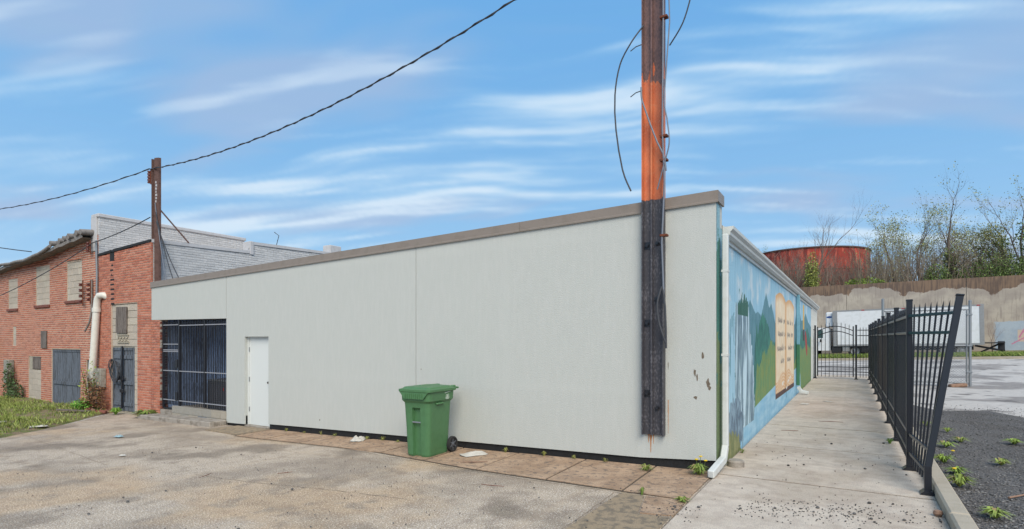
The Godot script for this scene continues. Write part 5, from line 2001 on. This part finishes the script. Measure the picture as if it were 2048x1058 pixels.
	for k in [[-0.15, 0.55, 0.35, 0.85, M.truck_black], [0.62, 1.15, 0.45, 0.9, M.alu], [1.9, 2.9, 0.35, 0.88, M.truck_black]]:
		st = S()
		bx(st, k[0], k[1], k[2], k[3], -0.6, -0.08, 0.04)
		obj("side_tank", st, k[4], t)
	for x in [-1.7, 1.5, 7.2, 8.15]:
		for z in [-0.3, -2.2]:
			wheel(t, Vector3(x, 0.5, z), 0.5, 0.3)
	for z in [-0.5, -1.9]:
		st = S()
		beam(st, Vector3(8.9, 0.85, z), Vector3(10.5, 0.45, z), 0.1, 0.14, 0.01)
		beam(st, Vector3(9.2, 0.35, z), Vector3(10.3, 1.0, z), 0.08, 0.1, 0.01)
		bx(st, 10.2, 10.5, 0.3, 1.15, z - 0.05, z + 0.05, 0.01)
		obj("lift_arm", st, M.truck_black, t)
	st = S()
	bx(st, 9.4, 10.5, 1.0, 1.08, -2.3, -0.1, 0.01)
	bx(st, 10.35, 10.5, 0.3, 0.42, -2.3, -0.1, 0.01)
	obj("lift_platform", st, M.truck_black, t)

func _ellipse(cx: float, cy: float, a: float, b: float) -> Array:
	var r := []
	for i in 16:
		r.append(Vector2(cx + cos(TAU * i / 16) * a, cy + sin(TAU * i / 16) * b))
	return r

# distance along the view for a pixel of the photograph, then its ground position
func spot(px: float, depth: float) -> Vector3:
	var th := deg_to_rad(31.9)
	var r := Vector3(cos(th), 0, -sin(th))
	var f := Vector3(-sin(th), 0, -cos(th))
	return Vector3(EYE.x, 0, EYE.z) + r * ((px - 1024.0) / 1102.0 * depth) + f * depth

func build_trees() -> void:
	var bark := Color(0.15, 0.12, 0.1)
	var pale := Color(0.2, 0.165, 0.14)
	var lf := Color(0.3, 0.31, 0.11)
	var T := [
		# px, depth, height, radius, spread, leaves, depth of limbs, split, ivy, lean, label
		[1628, 60, 13.0, 0.17, 0.62, 0, 6, 3, 0.0, 0.0, "bare dark tree standing in front of the rusty tank"],
		[1590, 62, 10.5, 0.1, 0.6, 0, 4, 3, 0.0, 0.15, "thin bare tree leaning before the rusty tank"],
		[1665, 58, 7.0, 0.08, 0.7, 0, 4, 3, 0.0, -0.2, "low bare tree spreading across the tank's right half"],
		[1518, 95, 13.0, 0.1, 0.5, 900, 4, 3, 0.0, 0.0, "small leafy tree far behind the tank's left edge"],
		[1548, 64, 5.6, 0.09, 0.7, 0, 4, 3, 0.0, 0.25, "low bare tree leaning over the tank's left side"],
		[1702, 59, 6.0, 0.09, 0.75, 0, 4, 3, 0.0, 0.1, "dark bare tree before the tank's right edge"],
		[1820, 63, 9.5, 0.12, 0.6, 900, 5, 3, 0.0, 0.1, "mid height budding tree behind the leaning one"],
		[1880, 64, 9.0, 0.12, 0.6, 1100, 5, 3, 0.0, -0.1, "yellow green budding tree behind the upright one"],
		[1930, 66, 9.5, 0.12, 0.6, 1200, 5, 3, 0.0, 0.0, "pale green tree filling in behind the forked one"],
		[1985, 64, 9.0, 0.12, 0.6, 1800, 5, 3, 0.0, 0.1, "dense budding tree behind the crooked one"],
		[1748, 57, 7.6, 0.1, 0.5, 300, 4, 3, 0.0, 0.1, "brown thicket tree right beside the rusty tank"],
		[1775, 60, 7.0, 0.09, 0.55, 200, 4, 3, 0.0, -0.15, "thin tree leaning towards the tank above the wall"],
		[1800, 58, 12.0, 0.16, 0.55, 900, 6, 3, 0.0, -0.16, "tall tree with sparse pale leaves leaning to the tank"],
		[1845, 56, 13.0, 0.17, 0.48, 700, 6, 3, 0.0, 0.05, "tall upright tree with sparse leaves above the truck"],
		[1905, 54, 12.6, 0.24, 0.7, 300, 6, 3, 4.2, 0.05, "gnarled forked tree with ivy round its trunk"],
		[1955, 57, 10.0, 0.15, 0.6, 1800, 5, 3, 5.0, -0.1, "leafy tree thick with dark ivy on the trunk"],
		[2005, 55, 12.0, 0.22, 0.7, 260, 6, 3, 5.5, 0.1, "crooked bare topped tree wrapped in ivy"],
		[2050, 52, 12.0, 0.2, 0.65, 600, 5, 3, 6.0, -0.05, "tall ivy covered tree past the forked ones"],
		[2110, 54, 11.0, 0.2, 0.6, 900, 4, 3, 3.0, 0.0, "leafy tree at the far right of the hill"],
		[1228, 70, 9.5, 0.1, 0.5, 200, 4, 3, 0.0, 0.0, "treetop just showing over the grey building's coping"]]
	for q in T:
		var p := spot(q[0], q[1])
		p.y = 6.5 if q[0] > 1400 else 1.0
		q[2] *= 0.85
		var side: Vector3 = Vector3(cos(0.557), 0, -sin(0.557)) * float(q[9])
		tree("bare_tree" if q[5] < 250 else "budding_tree", q[10], p, q[2], q[3], q[4], q[5], lf, pale if q[0] == 1665 else bark, q[6], q[7], q[8], side)
	# ivy column and scrub along the wall top
	var p := spot(1624, 54.5)
	p.y = 6.3
	var iv := bush("ivy_column", "tall narrow clump of pale green ivy in front of the tank", "ivy", p, Vector3(0.75, 4.4, 0.75), 1700, rgb(134, 142, 74), true)
	iv.get_child(0).name = "trunk"
	p = spot(1730, 53)
	p.y = 6.6
	bush("shrub", "low bright green shrub spilling over the retaining wall", "shrub", p, Vector3(2.2, 1.3, 0.9), 1500, rgb(118, 140, 60), true)
	for q in [[1875, 52, 1.3, 2.6, "dark ivy mound on the wall top below the forked tree"], [1978, 51, 1.5, 3.8, "tall dark ivy mound on the wall top by the leafy tree"], [2030, 50, 1.7, 3.0, "broad dark ivy mound at the right of the wall top"], [1915, 54, 1.5, 2.0, "low olive ivy mound behind the wall top"]]:
		p = spot(q[0], q[1])
		p.y = 6.5
		bush("ivy_mound", q[4], "ivy", p, Vector3(q[2], q[3], 1.0), 1500, rgb(96, 114, 60), true)
	# tangled bare brush: many thin stems, nobody could count them
	var st := S()
	for i in 900:
		var px := rr(1530, 2100) if rng.randf() < 0.7 else rr(1530, 1720)
		p = spot(px, rr(52, 62) if px > 1720 else rr(55, 63))
		p.y = 6.4
		var h := rr(1.6, 4.6)
		var d := Vector3(rr(-0.35, 0.35), 1, rr(-0.2, 0.2))
		var m := p + d * h * 0.5 + Vector3(rr(-0.2, 0.2), 0, 0)
		var e := p + d * h + Vector3(rr(-0.6, 0.6), 0, 0)
		var c := Color(0.19, 0.15, 0.12) * rr(0.6, 1.6)
		tube(st, [p, m, e], [0.03, 0.02, 0.006], 3, c, false)
		for k in 6:
			var a := m.lerp(e, rr(0, 0.9))
			tube(st, [a, a + Vector3(rr(-0.7, 0.7), rr(0.1, 0.8), rr(-0.4, 0.4))], [0.012, 0.004], 3, c, false)
	for i in 650:
		p = spot(rr(1720, 2110), rr(53, 66))
		p.y = 6.4
		var h := rr(3.0, 6.2)
		var e := p + Vector3(rr(-1.2, 1.2), h, rr(-0.6, 0.6))
		var m := p.lerp(e, 0.5) + Vector3(rr(-0.3, 0.3), 0, 0)
		var c := Color(0.2, 0.17, 0.12) * rr(0.7, 1.5)
		tube(st, [p, m, e], [0.035, 0.022, 0.006], 3, c, false)
		for k in 9:
			var a := p.lerp(m, rr(0.3, 1)) if k < 3 else m.lerp(e, rr(0, 1))
			var t := a + Vector3(rr(-0.8, 0.8), rr(0.2, 0.9), rr(-0.4, 0.4))
			tube(st, [a, t], [0.012, 0.004], 3, c, false)
			if k % 2:
				tri(st, t, t + Vector3(rr(-0.1, 0.1), 0.1, 0.03), t + Vector3(rr(-0.1, 0.1), rr(0.02, 0.14), -0.03), Color(0.28, 0.29, 0.11) * rr(0.7, 1.3))
	var br := obj("brush", st, M.bark)
	br.set_meta("kind", "stuff")
	tag(br, "tangle of thin bare stems along the top of the retaining wall", "brush")
	# young bare tree against the wall by the truck's tail
	p = spot(1986, 40.5)
	p.y = 0.75
	tree("sapling", "thin bare sapling in the grass before the tagged concrete wall", p, 3.4, 0.035, 0.6, 0, lf, Color(0.2, 0.14, 0.12), 3, 3, 0.0, Vector3.ZERO, "")

func build_bin() -> void:
	var b := thing("wheelie_bin", "green plastic wheeled rubbish bin standing against the grey wall", "bin", Vector3(-4.27, G(-4.1, 0.6) + 0.014, 0.67), 0.05)
	b.scale = Vector3.ONE * 0.95
	# rounded body section with a lift slot in its front face
	var sect := func(hw: float, hd: float, y: float, slot: float) -> Array:
		var r := []
		var c := 0.07
		for k in 4:
			var sx: float = [1, -1, -1, 1][k]
			var sz: float = [-1, -1, 1, 1][k]
			for i in 4:
				var a: float = -PI / 2 + [0.0, -PI / 2, -PI, -PI * 1.5][k] + (PI / 2) * (1.0 - i / 3.0)
				r.append(Vector3(sx * (hw - c) + c * cos(a) , y, sz * (hd - c) + c * sin(a)))
			if k == 2:
				for q in [[-0.085, 0.0], [-0.075, slot], [0.075, slot], [0.085, 0.0]]:
					r.append(Vector3(q[0], y, hd - q[1]))
		return r
	var rings := []
	for q in [[0.225, 0.27, 0.0, 0.05], [0.232, 0.28, 0.03, 0.055], [0.25, 0.3, 0.5, 0.06], [0.262, 0.312, 0.76, 0.06], [0.263, 0.314, 0.80, 0.001], [0.268, 0.322, 0.875, 0.0], [0.298, 0.352, 0.915, 0.0], [0.306, 0.36, 1.07, 0.0]]:
		rings.append(sect.call(q[0], q[1], q[2], q[3]))
	var st := S()
	for i in rings.size() - 1:
		for k in rings[i].size():
			var k2: int = (k + 1) % rings[i].size()
			var mid := Vector3(0, (rings[i][k].y + rings[i + 1][k].y) / 2, 0.0)
			outquad(st, rings[i][k], rings[i + 1][k], rings[i + 1][k2], rings[i][k2], mid)
	obj("body", st, M.bin, b)
	st = S()
	tube(st, [Vector3(-0.085, 0.56, 0.29), Vector3(0.085, 0.56, 0.29)], 0.014, 8)
	obj("lift_bar", st, M.galv, b)
	# domed lid with a front lip and a rear handle
	st = S()
	var lids := []
	for q in [[0.325, 0.385, 1.055], [0.335, 0.395, 1.065], [0.335, 0.395, 1.1], [0.29, 0.35, 1.112], [0.27, 0.32, 1.135], [0.15, 0.2, 1.15]]:
		lids.append(sect.call(q[0], q[1], q[2], 0.0))
	for i in lids.size() - 1:
		for k in lids[i].size():
			var k2: int = (k + 1) % lids[i].size()
			outquad(st, lids[i][k], lids[i + 1][k], lids[i + 1][k2], lids[i][k2], Vector3(0, 0.95, 0))
	for k in range(1, lids[0].size() - 1):
		outtri(st, lids[5][0], lids[5][k], lids[5][k + 1], Vector3(0, 0.9, 0))
	box(st, Vector3(0, 1.145, -0.05), Vector3(0.07, 0.02, 0.5), 0.008)
	var lid := obj("lid", st, M.bin, b)
	st = S()
	prism(st, [Vector2(-0.3, 1.07), Vector2(0.3, 1.07), Vector2(0.19, 0.945), Vector2(-0.19, 0.945)], Vector3(0, 0, 0.36), Vector3.RIGHT, Vector3.UP, Vector3(0, 0, 0.025))
	for k in 9:
		bx(st, -0.17 + k * 0.042, -0.16 + k * 0.042, 0.95, 1.03, 0.385, 0.396)
	obj("front_lip", st, M.bin, lid)
	st = S()
	for x in [-0.22, 0.22]:
		box(st, Vector3(x, 1.1, -0.42), Vector3(0.05, 0.06, 0.1), 0.01)
	tube(st, [Vector3(-0.3, 1.09, -0.46), Vector3(0.3, 1.09, -0.46)], 0.016, 8)
	obj("handle", st, M.bin, b)
	st = S()
	box(st, Vector3(0.283, 0.86, 0.05), Vector3(0.05, 0.035, 0.2), 0.014)
	obj("grip_ridge", st, M.bin, b)
	for s in [-1, 1]:
		st = S()
		lathe(st, [[0.06, -0.03], [0.125, -0.03], [0.132, -0.02], [0.132, 0.02], [0.125, 0.03], [0.1, 0.03], [0.098, 0.018], [0.06, 0.018]], Vector3(s * 0.265, 0.132, -0.33), 24, Basis(Vector3.BACK, -s * PI / 2))
		var w := obj("wheel", st, M.rubber, b)
		st = S()
		for k in 6:
			var d := Vector3(0, cos(TAU * k / 6), sin(TAU * k / 6))
			beam(st, Vector3(s * 0.277, 0.132, -0.33) + d * 0.02, Vector3(s * 0.277, 0.132, -0.33) + d * 0.1, 0.025, 0.014, 0.003, Vector3(0, -d.z, d.y))
		lathe(st, [[0.0, 0.03], [0.03, 0.025], [0.035, 0.0]], Vector3(s * 0.27, 0.132, -0.33), 12, Basis(Vector3.BACK, -s * PI / 2))
		obj("spokes", st, M.hub, w)
	st = S()
	tube(st, [Vector3(-0.26, 0.132, -0.33), Vector3(0.26, 0.132, -0.33)], 0.012, 8)
	obj("axle", st, M.galv, b)
	# white printed mark on the side
	st = S()
	var sx := 0.306
	var at := func(u: float, v: float) -> Vector3: return Vector3(sx + 0.002 - (1.07 - v) * 0.05, v, -0.14 - u)
	var L := [[[-0.08, 1.025], [0.08, 1.045]], [[-0.03, 1.0], [-0.045, 0.93]], [[0.03, 1.005], [0.045, 0.93]], [[-0.012, 0.945], [0.0, 1.0]], [[0.012, 0.945], [0.0, 1.0]], [[-0.03, 0.945], [0.03, 0.945]], [[-0.035, 0.925], [0.035, 0.925]]]
	for s in L:
		beam(st, at.call(s[0][0], s[0][1]), at.call(s[1][0], s[1][1]), 0.002, 0.008, 0.0, Vector3.RIGHT)
	obj("printed_mark", st, M.print, b)

func build_small_things() -> void:
	# weeds and dandelions, where the photograph shows them
	var green := rgb(104, 132, 50)
	weed("leafy weed at the foot of the wall below the steel column", Vector2(-0.82, 0.33), 0.14, 0.1, 34, green, 0)
	weed("small tuft in the slab joint before the steel column", Vector2(-0.5, 1.44), 0.06, 0.09, 22, green, 0)
	weed("low weed at the corner where slabs meet the walk", Vector2(-0.03, 1.53), 0.12, 0.06, 30, green, 0)
	weed("dandelion clump with yellow flowers beside the downspout outlet", Vector2(-0.16, 0.25), 0.17, 0.15, 60, rgb(92, 122, 48), 3)
	weed("dandelion clump with a yellow flower behind the kerb", Vector2(2.55, -0.75), 0.2, 0.14, 60, rgb(120, 146, 60), 1)
	weed("dandelion with one flower in the gravel beside the bent fence panel", Vector2(2.56, -2.2), 0.2, 0.12, 44, rgb(130, 154, 64), 1)
	weed("pale green weed in the gravel nearest the kerb end", Vector2(2.66, 0.5), 0.17, 0.1, 44, rgb(120, 142, 66), 0)
	for q in [[3.0, -4.2], [2.95, -5.3], [3.2, -2.4], [2.75, -3.6], [3.7, -4.4], [2.62, -1.5], [2.7, -6.0]]:
		weed("pale green weed growing in the gravel beside the fence", Vector2(q[0], q[1]), rr(0.12, 0.22), 0.09, 30, rgb(128, 152, 66), 0, "weeds in the gravel")
	for q in [[-8.7, 0.05], [-8.1, 0.06], [-7.6, 0.05], [-6.3, 0.05], [-5.5, 0.06], [-2.5, 0.05], [-2.0, 0.05], [-1.5, 0.06], [-7.2, 0.04], [-5.9, 0.04], [-3.2, 0.05]]:
		weed("tiny weed in the joint at the foot of the grey wall", Vector2(q[0], q[1]), rr(0.05, 0.1), rr(0.05, 0.1), 16, rgb(124, 128, 66), 0, "weeds along the grey wall")
	weed("green weed at the brick corner beside the concrete step", Vector2(-14.35, 0.2), 0.4, 0.2, 80, rgb(88, 116, 48), 0)
	weed("round green weed before the grey double door", Vector2(-15.8, 0.3), 0.22, 0.2, 60, rgb(110, 150, 54), 0)
	weed("small weed on the walk at the foot of the mural", Vector2(0.08, -1.4), 0.08, 0.08, 20, rgb(92, 112, 52), 0)
	weed("little green sprout at the fence foot", Vector2(2.0, -3.4), 0.09, 0.1, 22, rgb(96, 130, 50), 0)
	bush("dead_shrub", "reddish dead shrub beside the white vent pipe", "shrub", Vector3(-17.05, -0.3, 0.35), Vector3(0.45, 1.1, 0.3), 500, rgb(128, 92, 66), false)
	bush("shrub", "thin green shrub growing up behind the white vent pipe", "shrub", Vector3(-17.4, -0.25, 0.3), Vector3(0.35, 1.5, 0.25), 260, rgb(128, 146, 66), false)
	bush("shrub", "green weed clump at the foot of the white vent pipe", "shrub", Vector3(-17.3, -0.3, 0.5), Vector3(0.35, 0.35, 0.3), 500, rgb(92, 136, 48), false)
	bush("ivy_plant", "ivy growing over the rusty meter box", "ivy", Vector3(-24.2, -0.5, 0.2), Vector3(0.3, 1.6, 0.2), 700, rgb(72, 96, 56), false)
	bush("shrub", "small dark shrub against the brick left of the blocked doorway", "shrub", Vector3(-23.4, -0.5, 0.25), Vector3(0.3, 0.9, 0.25), 500, rgb(76, 98, 60), false)
	# litter
	var st := S()
	box(st, Vector3.ZERO, Vector3(0.16, 0.03, 0.75), 0.004, Basis(Vector3.RIGHT, -0.12))
	var pl := tag(obj("plank", st, M.old_wood), "weathered grey plank lying on the grass", "plank") as Node3D
	pl.position = Vector3(-16.8, bank(-16.8, 0.9) + 0.06, 0.9)
	pl.rotation.y = -0.5
	for i in 9:
		var x := rr(-17.2, -16.2)
		var z := rr(0.2, 0.55)
		st = S()
		box(st, Vector3.ZERO, Vector3(rr(0.1, 0.22), rr(0.05, 0.09), rr(0.08, 0.12)), 0.015, Basis.from_euler(Vector3(rr(-0.4, 0.4), rr(0, 3), rr(-0.3, 0.3))))
		var o := tag(obj("brick_fragment", st, M.rubble if i % 2 else M.sill), "broken brick in the rubble heap beside the grey double door", "rubble", "rubble by the door") as Node3D
		o.position = Vector3(x, bank(x, z) + 0.04 if on_bank(x, z) else G(x, z) + 0.04, z)
	var scraps := [[-4.75, 0.13, 0.2, 0.14, "crumpled clear plastic bag behind the bin's wheel", true], [-3.55, 0.42, 0.22, 0.1, "flat grey rag lying on the slabs right of the bin", false], [-6.35, 0.22, 0.2, 0.1, "pale sheet of litter at the foot of the wall left of the bin", false], [-11.3, 2.1, 0.1, 0.09, "scrap of light blue plastic on the concrete yard", true], [-14.6, 2.4, 0.2, 0.05, "white paper scrap lying in the grass", false], [-15.3, 2.9, 0.18, 0.05, "second white scrap at the grass edge", false], [-9.0, 3.0, 0.06, 0.03, "small white scrap out on the concrete yard", false], [0.42, -8.6, 0.16, 0.05, "white paper scrap on the walk before the painted book", false], [0.9, -9.5, 0.12, 0.03, "grey flattened litter on the walk further on", false]]
	var k := 0
	for q in scraps:
		st = S()
		var n := 7
		var hts := []
		for i in (n + 1) * (n + 1):
			hts.append(rr(0, 1) * q[3] * (0.5 if k % 2 else 0.8))
		for i in n:
			for j in n:
				var f := func(a: int, b: int) -> Vector3:
					var u := float(a) / n - 0.5
					var v := float(b) / n - 0.5
					var rim := 1.0 - 2.0 * maxf(absf(u), absf(v))
					return Vector3(u * q[2] * 2.0 * (1.0 - 0.3 * absf(v)), 0.004 + hts[a * (n + 1) + b] * minf(1.0, rim * 2.0 + 0.15), v * q[2] * 1.2)
				quad(st, f.call(i, j), f.call(i + 1, j), f.call(i + 1, j + 1), f.call(i, j + 1))
		var m: StandardMaterial3D = mat(rgb(150, 176, 184), 0.3, M.mottle, 3.0) if q[5] else mat(rgb(196, 192, 184), 0.8, M.mottle, 3.0)
		var o := tag(obj("litter", st, m), q[4], "litter") as Node3D
		o.position = Vector3(q[0], (bank(q[0], q[1]) + 0.02) if on_bank(q[0], q[1]) else G(q[0], q[1]) + 0.015, q[1])
		o.rotation.y = k * 1.1
		k += 1
	st = S()
	tube(st, [Vector3(0, 0.012, 0), Vector3(0.15, 0.02, -0.18), Vector3(0.26, 0.015, -0.42)], [0.012, 0.01, 0.006], 6)
	(tag(obj("stick", st, M.rubble), "short brown stick lying on the gravel", "stick") as Node3D).position = Vector3(2.92, G(2.9, -0.5), -0.4)
	st = S()
	lathe(st, [[0.0, 0.0], [0.03, 0.006], [0.042, 0.03], [0.034, 0.055], [0.0, 0.064]], Vector3.ZERO, 10)
	(tag(obj("stone", st, M.rubble), "round brown stone resting against the kerb", "stone") as Node3D).position = Vector3(2.2, G(2.2, 0.75) + 0.01, 0.75)
	for q in [[-2.2, 1.9, 0.3, 0.2], [-5.2, 2.6, 0.2, 1.1], [-6.1, 3.2, 0.25, 2.0], [0.5, -3.9, 0.3, 0.4], [1.1, -5.5, 0.45, 0.2], [-3.2, 0.9, 0.4, 0.6]]:
		st = S()
		tube(st, [Vector3(-q[2] / 2, 0.008, 0), Vector3(0, 0.012, 0.02), Vector3(q[2] / 2, 0.008, -0.01)], [0.003, 0.005, 0.003], 5)
		var o := tag(obj("twig", st, M.rusty), "thin dark twig lying on the concrete", "twig", "twigs on the concrete") as Node3D
		o.position = Vector3(q[0], G(q[0], q[1]) + 0.014, q[1])
		o.rotation.y = q[3]
